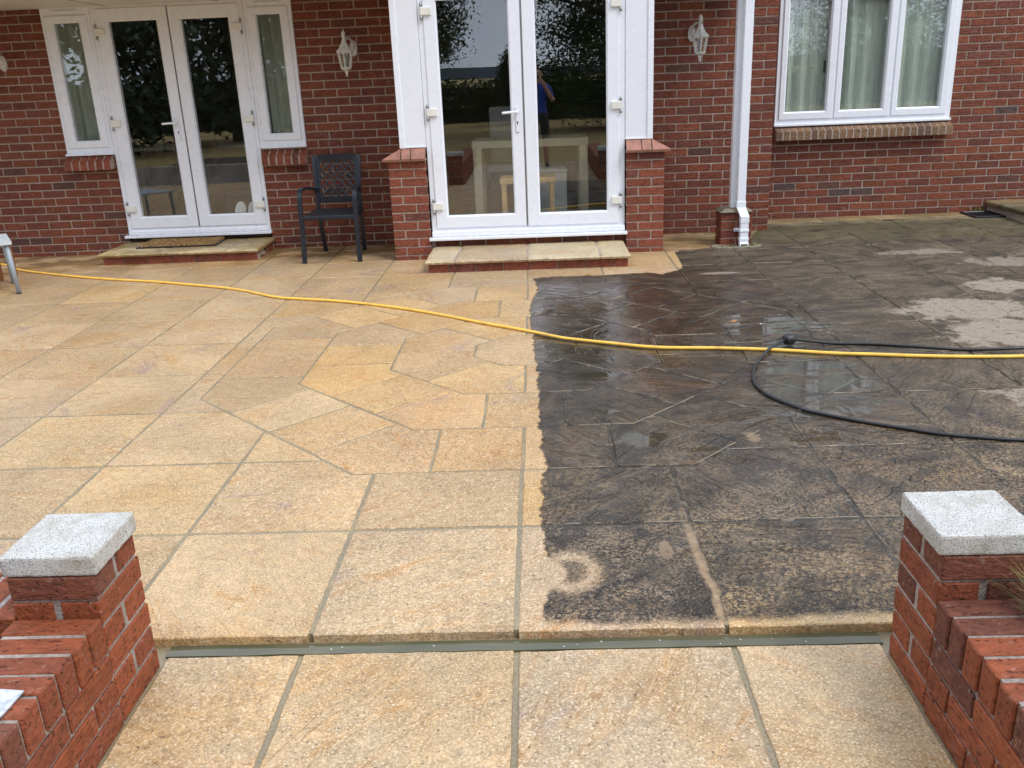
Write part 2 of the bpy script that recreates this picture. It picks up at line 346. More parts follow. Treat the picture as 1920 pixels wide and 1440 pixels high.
def leafm(name, a, b):
    m = M(name); p = m.pos(); c = m.mix(m.noise(p, 1.3, 3).ss(.3, .7), a, b); c = m.scale(c, m.noise(p, 15, 2).ss(.3, .7, .6, 1.3))
    return m.bsdf(c, .55, None, spec=.3)
MAT['leaf1'] = leafm('oak_leaf', (.035, .060, .018), (.055, .085, .022)); MAT['leaf2'] = leafm('hedge_leaf', (.028, .060, .014), (.055, .095, .022))
MAT['leaf3'] = leafm('fir_leaf', (.016, .034, .014), (.03, .05, .02)); MAT['grass'] = leafm('grass_blade', (.10, .15, .03), (.22, .20, .06))
MAT['bark'] = plain('bark', (.06, .045, .032), .9, .3, 8, .03, 14)
MAT['hill'] = plain('hazy_hill', (.10, .135, .17), .95, .25, .02)
MAT['skin'] = plain('skin', (.50, .27, .18), .5, .05); MAT['shirt'] = plain('royal_blue_cotton', (.016, .05, .30), .8, .1, 6)
MAT['shorts'] = plain('black_cotton', (.012, .012, .014), .8); MAT['hair'] = plain('brown_hair', (.04, .025, .015), .6, .3, 60); MAT['shoe'] = plain('dark_shoe', (.03, .03, .035), .5)

# ------------------------------------------------------------------ object helpers
WL = {}
def link(o, parent=None, loc=(0, 0, 0)):
    COL.objects.link(o); loc = Vector(loc); WL[o.name] = loc
    if parent is not None: o.parent = parent; o.location = loc - WL[parent.name]
    else: o.location = loc
    return o
def obj(name, mesh, mat, parent=None, loc=(0, 0, 0), rot=None, scl=None, color=None):
    if mat is not None and len(mesh.materials) == 0: mesh.materials.append(MAT[mat] if isinstance(mat, str) else mat)
    o = link(bpy.data.objects.new(name, mesh), parent, loc)
    if rot is not None: o.rotation_euler = rot
    if scl is not None: o.scale = scl
    if color is not None: o.color = (*color, 1)
    return o
def thing(name, label, cat, loc=(0, 0, 0), group=None):
    return tag(link(bpy.data.objects.new(name, None), None, loc), label, cat, group)
def tag(o, label, cat, group=None):
    o['label'] = label; o['category'] = cat
    if group: o['group'] = group
    return o
def struct(o): o['kind'] = 'structure'; return o
class B:
    """collects shapes in world coordinates, built as one mesh"""
    def __init__(s): s.bm = bmesh.new()
    def box(s, x0, x1, y0, y1, z0, z1, bev=0.0, seg=1):
        t = bmesh.new(); bmesh.ops.create_cube(t, size=1.0)
        for v in t.verts: v.co = Vector(((x0+x1)/2 + v.co.x*(x1-x0), (y0+y1)/2 + v.co.y*(y1-y0), (z0+z1)/2 + v.co.z*(z1-z0)))
        if bev: bmesh.ops.bevel(t, geom=t.edges[:], offset=bev, segments=seg, affect='EDGES', profile=.6)
        s.add(t); return s
    def add(s, t, mat=None):
        if mat is not None: t.transform(mat)
        me = bpy.data.meshes.new('t'); t.to_mesh(me); t.free(); s.bm.from_mesh(me); bpy.data.meshes.remove(me); return s
    def tube(s, pts, r, n=10, cap=True, radii=None):
        pts = [Vector(p) for p in pts]; rings = []; up = Vector((0, 0, 1)); prev = None
        for i, p in enumerate(pts):
            d = (pts[min(i+1, len(pts)-1)] - pts[max(i-1, 0)]).normalized()
            a = prev if prev is not None else (Vector((1, 0, 0)) if abs(d.z) > .9 else up)
            a = (a - d*a.dot(d)).normalized(); prev = a; b = d.cross(a); k = radii[i] if radii else r
            rings.append([s.bm.verts.new(p + (a*math.cos(t) + b*math.sin(t))*k) for t in [2*math.pi*j/n for j in range(n)]])
        for u, v in zip(rings, rings[1:]):
            for j in range(n):
                f = s.bm.faces.new((u[j], u[(j+1) % n], v[(j+1) % n], v[j])); f.smooth = True
        if cap:
            s.bm.faces.new(rings[0][::-1]); s.bm.faces.new(rings[-1])
        return s
    def bar(s, a, b, wx, wy, side=None):
        a, b = Vector(a), Vector(b); d = (b-a).normalized(); h = Vector(side) if side else (Vector((1, 0, 0)) if abs(d.x) < .9 else Vector((0, 0, 1)))
        h = (h - d*h.dot(d)).normalized(); k = d.cross(h); vs = []
        for p in (a, b):
            for i, j in ((-1, -1), (1, -1), (1, 1), (-1, 1)): vs.append(s.bm.verts.new(p + h*i*wx/2 + k*j*wy/2))
        for f in ((3, 2, 1, 0), (4, 5, 6, 7), (0, 1, 5, 4), (1, 2, 6, 5), (2, 3, 7, 6), (3, 0, 4, 7)): s.bm.faces.new([vs[i] for i in f])
        return s
    def poly(s, pts, th):
        """slab from an outline of 3D points, extruded by vector th"""
        th = Vector(th); a = [s.bm.verts.new(Vector(p)) for p in pts]; b = [s.bm.verts.new(Vector(p)+th) for p in pts]; n = len(pts)
        s.bm.faces.new(a); s.bm.faces.new(b[::-1])
        for i in range(n): s.bm.faces.new((a[(i+1) % n], a[i], b[i], b[(i+1) % n]))
        return s
    def lathe(s, prof, c, n=6, ph=0.0, smooth=False):
        rings = []
        for r_, z_ in prof: rings.append([s.bm.verts.new((c[0]+r_*math.cos(ph+2*math.pi*k/n), c[1]+r_*math.sin(ph+2*math.pi*k/n), c[2]+z_)) for k in range(n)])
        for u, v in zip(rings, rings[1:]):
            for k in range(n): s.bm.faces.new((u[k], u[(k+1) % n], v[(k+1) % n], v[k])).smooth = smooth
        s.bm.faces.new(rings[0][::-1]); s.bm.faces.new(rings[-1]); return s
    def ring(s, x0, x1, z0, z1, wl, wr, wb, wt, y0, y1, bev=.006):
        """mitred frame in the XZ plane, front at y0 with chamfered edges"""
        def rect(a, b, c, d, y): return [s.bm.verts.new(p) for p in ((a, y, c), (b, y, c), (b, y, d), (a, y, d))]
        o0 = rect(x0, x1, z0, z1, y1); o1 = rect(x0, x1, z0, z1, y0+bev); o2 = rect(x0+bev, x1-bev, z0+bev, z1-bev, y0)
        k = bev*2.2
        i0 = rect(x0+wl-k, x1-wr+k, z0+wb-k, z1-wt+k, y0); i1 = rect(x0+wl, x1-wr, z0+wb, z1-wt, y0+k*1.3); i2 = rect(x0+wl, x1-wr, z0+wb, z1-wt, y1)
        for u, v in ((o0, o1), (o1, o2), (o2, i0), (i0, i1), (i1, i2), (i2, o0)):
            for j in range(4): s.bm.faces.new((u[j], u[(j+1) % 4], v[(j+1) % 4], v[j]))
        return s
    def mesh(s, name, smooth=False):
        bmesh.ops.recalc_face_normals(s.bm, faces=s.bm.faces)
        me = bpy.data.meshes.new(name); s.bm.to_mesh(me); s.bm.free()
        if smooth:
            for f in me.polygons: f.use_smooth = True
        return me
def spline(pts, k=6):
    pts = [Vector(p) for p in pts]; o = []
    for i in range(len(pts)-1):
        a, b, c, d = pts[max(i-1, 0)], pts[i], pts[i+1], pts[min(i+2, len(pts)-1)]
        for j in range(k):
            t = j/k; o.append(.5*((2*b) + (c-a)*t + (2*a-5*b+4*c-d)*t*t + (3*b-a-3*c+d)*t**3))
    o.append(pts[-1]); return o

# ------------------------------------------------------------------ paving
def inset(poly, d):
    n = len(poly); o = []
    for i in range(n):
        a, b, c = Vector(poly[i-1]), Vector(poly[i]), Vector(poly[(i+1) % n])
        e1 = (b-a).normalized(); e2 = (c-b).normalized(); n1_ = Vector((-e1.y, e1.x)); n2_ = Vector((-e2.y, e2.x))
        bis = n1_ + n2_
        if bis.length < 1e-6: o.append(b + n1_*d); continue
        bis.normalize(); o.append(b + bis*(d/max(.35, bis.dot(n1_))))
    return o
def area(p): return sum(p[i-1][0]*p[i][1] - p[i][0]*p[i-1][1] for i in range(len(p)))/2
def slab_mesh(poly, th=.03, cham=.0035, jit=.0022):
    if area(poly) < 0: poly = poly[::-1]
    pts = []
    for i in range(len(poly)):
        a, b = Vector(poly[i]), Vector(poly[(i+1) % len(poly)]); L_ = (b-a).length; k = max(1, int(L_/.045)); e = (b-a)/max(L_, 1e-6); nn = Vector((-e.y, e.x))
        for j in range(k):
            p = a.lerp(b, j/k); s_ = 0 if j == 0 else 1
            off = mnoise.noise(Vector((p.x*9, p.y*9, .3)))*.0035 + random.uniform(-jit, jit)*.7
            pts.append(p + nn*off*s_ + e*0)
    inn = inset(pts, cham*1.0); n = len(pts)
    bm = bmesh.new()
    t = [bm.verts.new((p.x, p.y, random.uniform(-.0008, .0006))) for p in inn]; e_ = [bm.verts.new((p.x, p.y, -cham*.8 + random.uniform(-.0012, .0008))) for p in pts]; b_ = [bm.verts.new((p.x, p.y, -th)) for p in pts]
    bm.faces.new(t)
    for i in range(n):
        j = (i+1) % n
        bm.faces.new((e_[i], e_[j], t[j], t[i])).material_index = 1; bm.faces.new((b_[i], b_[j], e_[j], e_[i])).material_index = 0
    bmesh.ops.recalc_face_normals(bm, faces=bm.faces)
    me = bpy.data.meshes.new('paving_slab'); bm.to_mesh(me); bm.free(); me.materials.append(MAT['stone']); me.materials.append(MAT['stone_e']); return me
XS = [-6.94, -6.31, -5.69, -5.065, -4.42, -3.79, -3.175, -2.56, -1.94, -1.33, -.718, -.10, .518, 1.135, 1.748, 2.368, 2.965, 3.58, 4.19, 4.81, 5.42, 6.05]
YS = [2.235, 2.888, 3.53, 4.18, 4.803, 5.44, 6.072, 6.725, 7.35, 7.965, 8.60, 9.23, 9.56]
CX, CY = -.095, 5.10
def octo(a): 
    t = a*math.tan(math.pi/8); return [(CX+p, CY+q) for p, q in ((a, -t), (a, t), (t, a), (-t, a), (-a, t), (-a, -t), (-t, -a), (t, -a))]
OCT = octo(1.722)
def inside(p, poly):
    return all((poly[i][0]-poly[i-1][0])*(p[1]-poly[i-1][1]) - (poly[i][1]-poly[i-1][1])*(p[0]-poly[i-1][0]) > -1e-9 for i in range(len(poly)))
def seg_x(a, b, c, d):
    r_ = (b[0]-a[0], b[1]-a[1]); s_ = (d[0]-c[0], d[1]-c[1]); k = r_[0]*s_[1]-r_[1]*s_[0]
    if abs(k) < 1e-12: return None
    t = ((c[0]-a[0])*s_[1]-(c[1]-a[1])*s_[0])/k; u = ((c[0]-a[0])*r_[1]-(c[1]-a[1])*r_[0])/k
    return (t, u, (a[0]+t*r_[0], a[1]+t*r_[1])) if 0 <= t < 1 and 0 <= u < 1 else None
def minus_oct(cell):
    """cell (CCW rectangle) minus the octagon of the circle feature"""
    ins = [inside(p, OCT) for p in cell]
    hits = []
    for i in range(4):
        for j in range(8):
            h = seg_x(cell[i], cell[(i+1) % 4], OCT[j], OCT[(j+1) % 8])
            if h: hits.append((i+h[0], j+h[1], h[2]))
    if all(ins): return None
    if len(hits) < 2: return cell
    hits.sort()
    for a in range(2):            # leave the octagon at h0, walk round the cell, come back in at h1
        h0, h1 = hits[a], hits[1-a]
        s0 = h0[0]; s1 = h1[0] if h1[0] > s0 else h1[0]+4
        mid = (s0+s1)/2 % 4; i = int(mid); f = mid-i; c, d = cell[i], cell[(i+1) % 4]
        if inside((c[0]+(d[0]-c[0])*f, c[1]+(d[1]-c[1])*f), OCT): continue
        res = [h0[2]]; k = int(math.floor(s0))+1
        while k < s1: res.append(cell[k % 4]); k += 1
        res.append(h1[2])
        # back along the octagon from h1 to h0 through vertices lying inside the cell
        vs = [j for j in range(8) if cell[0][0] < OCT[j][0] < cell[2][0] and cell[0][1] < OCT[j][1] < cell[2][1]]
        res += [OCT[j] for j in sorted(vs, key=lambda j: (OCT[j][0]-h1[2][0])**2 + (OCT[j][1]-h1[2][1])**2)]
        return res
    return cell
TONES = [(.475, .315, .165), (.455, .298, .155), (.485, .330, .178), (.465, .312, .175), (.480, .318, .155), (.458, .314, .180), (.448, .305, .182)]
def tone(warm=0.0):
    c = random.choice(TONES); k = random.uniform(.91, 1.06); return (c[0]*k*1.0*(1+.03*warm), c[1]*k*1.02*(1-.07*warm), c[2]*k*1.0*(1-.26*warm))
patio = struct(obj('patio', B().box(-7.2, 6.2, 2.253, 9.7, -.12, -.0030).mesh('patio'), 'bed'))
def slab(poly, parent, z=0.0, joint=.0075, warm=0.0, col=None):
    if area(poly) < 0: poly = poly[::-1]
    if abs(area(poly)) < .004: return
    c = sum((Vector(p) for p in poly), Vector((0, 0)))/len(poly)
    pl = [tuple(v - c) for v in inset(poly, joint*random.uniform(.75, 1.15))]
    return obj('paving_slab', slab_mesh([Vector(p) for p in pl]), 'stone', parent, (c.x, c.y, z + random.uniform(-.0012, .0012)), color=col or tone(warm))
for i in range(len(XS)-1):
    for j in range(len(YS)-1):
        x0, x1, y0, y1 = XS[i], XS[i+1], YS[j], YS[j+1]
        if x1 < 2.2 and y0 > 8.9: continue
        if y0 > 2.9 and x0 < -6.4: continue
        if x0 > 2.3 and y0 < 2.8 and x0 > 3.2: continue
        jx = lambda: random.uniform(-.004, .004)
        cell = [(x0, y0), (x1, y0), (x1, y1), (x0, y1)]
        q = minus_oct(cell) if (x1 > CX-1.75 and x0 < CX+1.75 and y1 > CY-1.75 and y0 < CY+1.75) else cell
        if q is not None:
            slab(q, patio, joint=.0085 if y0 < 3 else .0072)
# rings of the circle feature: joints square to each side of the octagon
def ring_piece(k, s0, s1, ao, ai, warm):
    """side k, from offset s0 to s1 along it; a piece that passes a corner has s1 on the next side"""
    def P(kk, a, s_):
        th = kk*math.pi/4; n_ = Vector((math.cos(th), math.sin(th))); t_ = Vector((-n_.y, n_.x)); return tuple(Vector((CX, CY)) + n_*a + t_*s_)
    to, ti = ao*math.tan(math.pi/8), ai*math.tan(math.pi/8)
    if s1 > s0: poly = [P(k, ao, s0), P(k, ao, s1), P(k, ai, s1), P(k, ai, s0)]
    else: poly = [P(k, ao, s0), P(k, ao, to), P(k+1, ao, s1), P(k+1, ai, s1), P(k, ai, ti), P(k, ai, s0)]
    slab(poly, patio, joint=.0065, warm=warm)
for k in range(8):
    w_ = random.uniform
    ring_piece(k, -.39, 0.0, 1.722, 1.245, w_(.0, 1.1)); ring_piece(k, 0.0, .39, 1.722, 1.245, w_(.0, 1.1)); ring_piece(k, .39, -.39, 1.722, 1.245, w_(0, 1.0))
    ring_piece(k, -.195, .195, 1.245, .768, w_(.2, 1.3)); ring_piece(k, .195, -.195, 1.245, .768, w_(.1, 1.3))
    ring_piece(k, 0.0, -.0001, .768, .305, w_(.0, .6))
slab(octo(.305), patio, joint=.0065)

# lower landing and the wet gutter
ZL = -.025
landing = struct(obj('landing', B().box(-1.30, 1.10, -1.3, 2.25, ZL-.1, ZL-.006).mesh('landing'), 'bed'))
lx = [-1.135, -.73, -.10, .527, .95]; ly = [-1.2, -.58, .05, .68, 1.30, 2.190]
for i in range(4):
    for j in range(5):
        slab([(lx[i], ly[j]), (lx[i+1], ly[j]), (lx[i+1], ly[j+1]), (lx[i], ly[j+1])], landing, ZL, .0095, col=(.475, .342, .195) if random.random() < .6 else (.455, .330, .20))
gw = B(); n = 60; top = []; bot = []
for k in range(n+1):
    x = -1.134 + 2.083*k/n; top.append((x, 2.233)); bot.append((x, 2.182 + .005*mnoise.noise(Vector((x*7, 2, 1)))))
gw.poly([(a, b, ZL+.0012) for a, b in bot] + [(a, b, ZL+.0012) for a, b in top[::-1]], (0, 0, -.02))
struct(obj('gutter_water', gw.mesh('gutter_water'), 'water'))
fo = B(); random.seed(3)
for k in range(14):
    x = random.choice((-1.0, -.62, -.25, .15, .45, .72))+random.gauss(0, .06); y = 2.205+random.gauss(0, .011); r_ = random.uniform(.0010, .0028)
    if -1.12 < x < .93 and 2.19 < y < 2.225: fo.lathe([(r_, 0), (r_*.8, r_*.5), (r_*.3, r_*.75)], (x, y, ZL+.0014), 7, 0, True)
fo_ = obj('foam', fo.mesh('foam'), 'cloth_white'); fo_['kind'] = 'stuff'; fo_['label'] = 'tiny white foam bubbles floating on the gutter water'; fo_['category'] = 'foam'

# ground behind and around
gb = B(); gb.box(-900, 900, -1500, -1.3, -.4, -.06); gb.box(-900, -7.1, -1.3, 30, -.4, -.06); gb.box(6.1, 900, -1.3, 30, -.4, -.06)
struct(obj('lawn', gb.mesh('lawn'), 'lawn'))
sb = B(); sb.box(-7.1, -1.33, -1.3, 2.0, -.3, .17); sb.box(1.16, 6.1, -1.3, 2.0, -.3, .17)
struct(obj('planting_bed', sb.mesh('planting_bed'), 'soil'))

# ------------------------------------------------------------------ bricks
CH = .0767; BL = .2315          # course height and brick pitch
def brick_mesh(sx, sy, sz, seed):
    random.seed(seed); t = bmesh.new(); bmesh.ops.create_cube(t, size=1.0)
    for v in t.verts: v.co = Vector((v.co.x*sx, v.co.y*sy, v.co.z*sz))
    bmesh.ops.bevel(t, geom=t.edges[:], offset=.0035, segments=1, affect='EDGES')
    for v in t.verts: v.co += Vector((random.uniform(-1, 1)*.0011, random.uniform(-1, 1)*.0008, random.uniform(-1, 1)*.0009))
    me = bpy.data.meshes.new('brick'); t.to_mesh(me); t.free(); me.materials.append(MAT['brick']); return me
def brick_tone(kind='house'):
    u = random.random(); k = random.uniform(.84, 1.16)*(.90 if kind == 'house' else 1.0)
    if kind == 'house':
        c = (.190, .049, .024) if u < .55 else (.215, .059, .026) if u < .74 else (.160, .046, .027) if u < .97 else (.115, .046, .034)
    elif kind == 'bay': c = (.215, .056, .029) if u < .8 else (.165, .050, .032)
    elif kind == 'sill': c = (.20, .115, .062) if u < .6 else (.15, .085, .055)
    else: c = (.255, .064, .023) if u < .55 else (.225, .058, .025) if u < .84 else (.150, .049, .028)
    return (c[0]*k, c[1]*k, c[2]*k)
STR = [brick_mesh(.2205, .10, .0665, 100+i) for i in range(5)]; random.seed(11)

house = thing('brick_house', 'red brick house with white framed doors and windows across the back of the patio', 'house', (0, 8.87, 0))
cand = []          # (px area, rect...) bricks of the house, the largest become parts of their own
def wall(name, axis, at, a0, a1, z0, z1, openings, th=.12, face=-1, zb=0.0, phase=0.0, tk='house', end='a1', hidden=False):
    """brick wall; axis 'x': plane y=at facing -Y; axis 'y': plane x=at, faces face*X"""
    pieces = [(a0, a1, z0, z1)]
    for (p, q, r_, s_) in openings:
        nx = []
        for (u, v, b, t) in pieces:
            if q <= u or p >= v or s_ <= b or r_ >= t: nx.append((u, v, b, t)); continue
            if p > u: nx.append((u, p, b, t))
            if q < v: nx.append((q, v, b, t))
            if r_ > b: nx.append((max(u, p), min(v, q), b, r_))
            if s_ < t: nx.append((max(u, p), min(v, q), s_, t))
        pieces = nx
    mb = B(); m_ = .006
    for (u, v, b, t) in pieces:
        if axis == 'x': mb.box(u, v, at+m_, at+m_+th, b, t)
        else: mb.box(*sorted((at-face*m_, at-face*(m_+th))), u, v, b, t)
    wo = obj('wall', mb.mesh('wall'), 'mortar', house, (0, 0, 0))
    row = 0; z = zb
    while z < z1:
        b, t = z + .006, z + CH - .006
        off = (0 if row % 2 else BL/2) + phase
        k = 0; s_ = a1 - off if end == 'a1' else a0 + off
        xs = []
        if end == 'a1':
            if row % 2 == 0: xs.append((a1-BL/2+.013, a1))
            e = a1 - (BL/2 if row % 2 == 0 else 0)
            while e > a0: xs.append((max(a0, e-BL+.013), e)); e -= BL
        for (u, v) in xs:
            bb, tt = max(b, z0), min(t, z1); dead = False; u += 0 if u == a0 else .0; uu_, vv_ = u, v - (0 if v == a1 else .0)
            for (p, q, r_, s2) in openings:
                if q <= uu_ or p >= vv_ or s2 <= bb or r_ >= tt: continue
                if p <= uu_ and q >= vv_:
                    if r_ > bb and r_ < tt: tt = r_
                    elif s2 < tt and s2 > bb: bb = s2
                    else: dead = True
                else:
                    if p > uu_: vv_ = p
                    else: uu_ = q
            if dead or vv_-uu_ < .025 or tt-bb < .018: continue
            cand.append((axis, at, face, uu_, vv_, bb, tt, tk, wo, hidden))
        row += 1; z += CH
    return wo
YW, YB, YR = 8.87, 8.0, 9.58
LU = (-4.585, -2.225, .97, 2.32)
wall('wall', 'x', YW, -7.2, -4.12, -.10, 2.311, [(-4.59, -2.222, .985, 2.5)], zb=-.035)
wall('wall', 'x', YW, -2.675, -1.19, -.10, 2.311, [(-4.59, -2.222, .985, 2.5)], zb=-.035)
wall('wall', 'x', 8.90, 1.00, 2.272, -.10, 2.75, [], zb=-.02)
wall('wall', 'y', 2.272, 9.006, 9.575, -.10, 2.75, [], face=1, zb=-.02, hidden=True)
wall('wall', 'x', YR, 2.272, 6.3, -.10, 2.75, [(2.452, 4.226, .945, 2.26)], zb=-.015)
# bay piers
for a, b in ((-1.305, -.972), (.787, 1.118)):
    wall('wall', 'x', YB, a, b, -.05, .878, [], zb=-.035, tk='bay', th=.10)
wall('wall', 'y', -1.305, 8.107, 8.87, -.05, .878, [], face=-1, zb=-.035, tk='bay', hidden=True)
wall('wall', 'y', 1.118, 8.107, 8.90, -.05, .878, [], face=1, zb=-.035, tk='bay', hidden=True)
wall('wall', 'x', YB+.05, -.972, .787, -.05, .165, [], zb=-.065, tk='house')
camv = Vector((0, 0, 1.55))
def pxarea(c):
    ax, at, fc, u, v, b, t = c[:7]
    p = Vector(((u+v)/2, at, (b+t)/2)) if ax == 'x' else Vector((at, (u+v)/2, (b+t)/2))
    q = p - camv; d = q.dot(fw)
    if d < .1: return 0
    sx = 960 + 1666*q.dot(rr)/d; sy = 720 - 1666*q.dot(uu)/d
    if not (-10 < sx < 1930 and -5 < sy < 1440) or c[9]: return 0
    if c[9]: return 0
    return (v-u)*(t-b)*(1666/d)**2
cand = [(pxarea(c), i, c) for i, c in enumerate(cand)]; cand.sort(key=lambda t: -t[0])
joined = bmesh.new(); jt = []
tmp_v, tmp_f, tmp_c = [], [], []
for rank, (a_, i_, c) in enumerate(cand):
    ax, at, fc, u, v, b, t, tk, wo, hid = c; L_, H_ = v-u, t-b; d_ = random.uniform(-.0015, .0015); tn = brick_tone(tk)
    if tk == 'house' and at == YR and b > 0 and random.random() < .03: tn = (.085, .05, .045)
    if rank < 300 and a_ > 0:
        loc = ((u+v)/2, at+.05+d_, (b+t)/2) if ax == 'x' else (at-fc*.05, (u+v)/2, (b+t)/2)
        obj('brick', random.choice(STR), None, wo, loc, (0, 0, 0 if ax == 'x' else math.pi/2), (L_/.2205, 1, H_/.0665), tn)
    else:
        s_ = .003; n0 = len(tmp_v); y0 = at + d_
        if ax == 'x':
            f_ = [(u+s_, y0, b+s_), (v-s_, y0, b+s_), (v-s_, y0, t-s_), (u+s_, y0, t-s_)]; k_ = [(u, y0+s_, b), (v, y0+s_, b), (v, y0+s_, t), (u, y0+s_, t)]
            g_ = [(p[0], at+.05, p[2]) for p in k_]
        else:
            f_ = [(at, u+s_, b+s_), (at, v-s_, b+s_), (at, v-s_, t-s_), (at, u+s_, t-s_)]; k_ = [(at-fc*s_, u, b), (at-fc*s_, v, b), (at-fc*s_, v, t), (at-fc*s_, u, t)]
            g_ = [(at-fc*.05, p[1], p[2]) for p in k_]
        tmp_v += f_ + k_ + g_; fl = [(0, 1, 2, 3)] + [(4+j, 4+(j+1) % 4, (j+1) % 4, j) for j in range(4)] + [(8+j, 8+(j+1) % 4, 4+(j+1) % 4, 4+j) for j in range(4)]
        tmp_f += [tuple(n0+q for q in f) for f in fl]; tmp_c += [tn]*len(fl)
me = bpy.data.meshes.new('brickwork'); me.from_pydata(tmp_v, [], tmp_f); me.materials.append(MAT['brick_a'])
bm = bmesh.new(); bm.from_mesh(me); lay = bm.loops.layers.float_color.new('tone')
for f, c in zip(bm.faces, tmp_c):
    for l in f.loops: l[lay] = (*c, 1)
bmesh.ops.recalc_face_normals(bm, faces=bm.faces); bm.to_mesh(me); bm.free()
bw = obj('brickwork', me, None, house); bw['kind'] = 'stuff'

# rowlock sills
def sill_bricks(x0, x1, n, y_front, y_back, ztop_back, ztop_front, h, parent, tk):
    wd = (x1-x0)/n
    for i in range(n):
        b = B(); a, c = x0+i*wd+.0045, x0+(i+1)*wd-.0045; ba = ztop_front-h
        for yy in (0,): 
            pr = [(y_front, ba), (y_front, ztop_front), (y_back, ztop_back), (y_back, ba+.01)]
            b.poly([(a, p, q) for p, q in pr], (c-a, 0, 0))
        t = b.bm; bmesh.ops.recalc_face_normals(t, faces=t.faces); bmesh.ops.bevel(t, geom=t.edges[:], offset=.004, segments=2, affect='EDGES')
        obj('sill_brick', b.mesh('sill_brick'), 'brick', parent, color=brick_tone(tk))
    m_ = B().poly([(x0+.004, y_front+.003, ztop_front-h+.003), (x0+.004, y_front+.003, ztop_front-.004), (x0+.004, y_back-.002, ztop_back-.004), (x0+.004, y_back-.002, ztop_front-h+.012)], (x1-x0-.008, 0, 0)); obj('sill_mortar', m_.mesh('sill_mortar'), 'mortar', parent)
def part(name, mb, mat, parent, smooth=False): return obj(name, mb.mesh(name, smooth), mat, parent)

sill_bricks(-4.60, -4.135, 6, 8.775, 8.90, .995, .925, .085, house, 'bay')
sill_bricks(-2.660, -2.215, 6, 8.775, 8.90, .975, .905, .085, house, 'bay')
sill_bricks(2.455, 4.235, 25, 9.46, 9.60, .952, .895, .088, house, 'sill')

# ------------------------------------------------------------------ doors and windows
def pane(x0, x1, z0, z1, y, parent):
    part('glass_pane', B().box(x0, x1, y, y+.018, z0, z1), 'glass', parent)
    part('gasket', B().ring(x0-.004, x1+.004, z0-.004, z1+.004, .008, .008, .008, .008, y-.004, y-.001, .001), 'gasket', parent)
def hinge(x, z, y, s, parent):
    h = part('hinge', B().box(*sorted((x-.02*s, x+.07*s)), y-.022, y, z-.032, z+.032, .006, 2), 'cream', parent)
    b = B()
    for dz in (-.052, .052): part('hinge_pin', B().tube([(x-.012*s, y-.012, z+dz-.016), (x-.012*s, y-.012, z+dz+.016)], .010, 10), 'steel', parent)
def handle(x, z, y, s, parent):
    b = B().box(x-.016, x+.016, y-.010, y, z-.17, z+.045, .007, 2)
    b.tube([(x, y-.008, z), (x, y-.05, z)], .010, 10)
    b.tube(spline([(x, y-.045, z), (x-s*.03, y-.052, z), (x-s*.13, y-.050, z-.004)], 4), .0105, 10)
    part('handle', b, 'upvc', parent)
    part('keyhole', B().tube([(x, y-.0115, z-.085), (x, y-.009, z-.085)], .007, 10).box(x-.003, x+.003, y-.0115, y-.009, z-.108, z-.085), 'gasket', parent)
def leaf(x0, x1, z0, z1, y, wl, wr, wb, wt, parent):
    part('door_leaf', B().ring(x0, x1, z0, z1, wl, wr, wb, wt, y, y+.06, .006), 'upvc', parent)
    pane(x0+wl-.002, x1-wr+.002, z0+wb-.002, z1-wt+.002, y+.030, parent)
# left french doors with side windows
fy = YW - .012
fd = obj('french_door', B().ring(-4.118, -2.676, .165, 2.335, .062, .062, .10, .07, fy, fy+.09, .005).mesh('french_door'), 'upvc', house)
fd['label'] = 'white french door pair between two narrow side windows'
leaf(-4.070, -3.390, .250, 2.292, fy-.012, .118, .112, .116, .118, fd); leaf(-3.382, -2.712, .250, 2.288, fy-.012, .114, .114, .114, .118, fd)
part('threshold', B().box(-4.150, -2.665, fy-.045, fy+.05, .158, .185, .006, 2).box(-4.11, -2.69, fy-.022, fy+.01, .187, .222, .004), 'upvc', fd)
part('meeting_seal', B().box(-3.390, -3.3835, fy-.0125, fy-.004, .252, 2.288), 'steel', fd)
for z in (.448, 1.265, 2.086):
    hinge(-4.064, z, fy-.010, 1, fd); hinge(-2.718, z, fy-.010, -1, fd)
handle(-3.447, 1.250, fy-.012, 1, fd)
def side_win(x0, x1, lab):
    sw = obj('side_window', B().ring(x0, x1, .985, 2.335, .048, .048, .08, .11, fy, fy+.08, .005).mesh('side_window'), 'upvc', house); sw['label'] = lab
    part('sash', B().ring(x0+.034, x1-.034, 1.048, 2.246, .082, .082, .068, .068, fy-.014, fy+.05, .006), 'upvc', sw)
    pane(x0+.114, x1-.114, 1.114, 2.180, fy+.022, sw)
    part('window_board', B().box(x0-.004, x1+.004, fy-.030, fy+.03, .978, 1.000, .005, 2), 'upvc', sw)
    part('trickle_vent', B().box((x0+x1)/2-.12, (x0+x1)/2+.12, fy-.012, fy-.001, 2.265, 2.29, .004), 'upvc', sw)
side_win(-4.588, -4.120, 'narrow white side window left of the french doors'); side_win(-2.674, -2.224, 'narrow white side window right of the french doors')
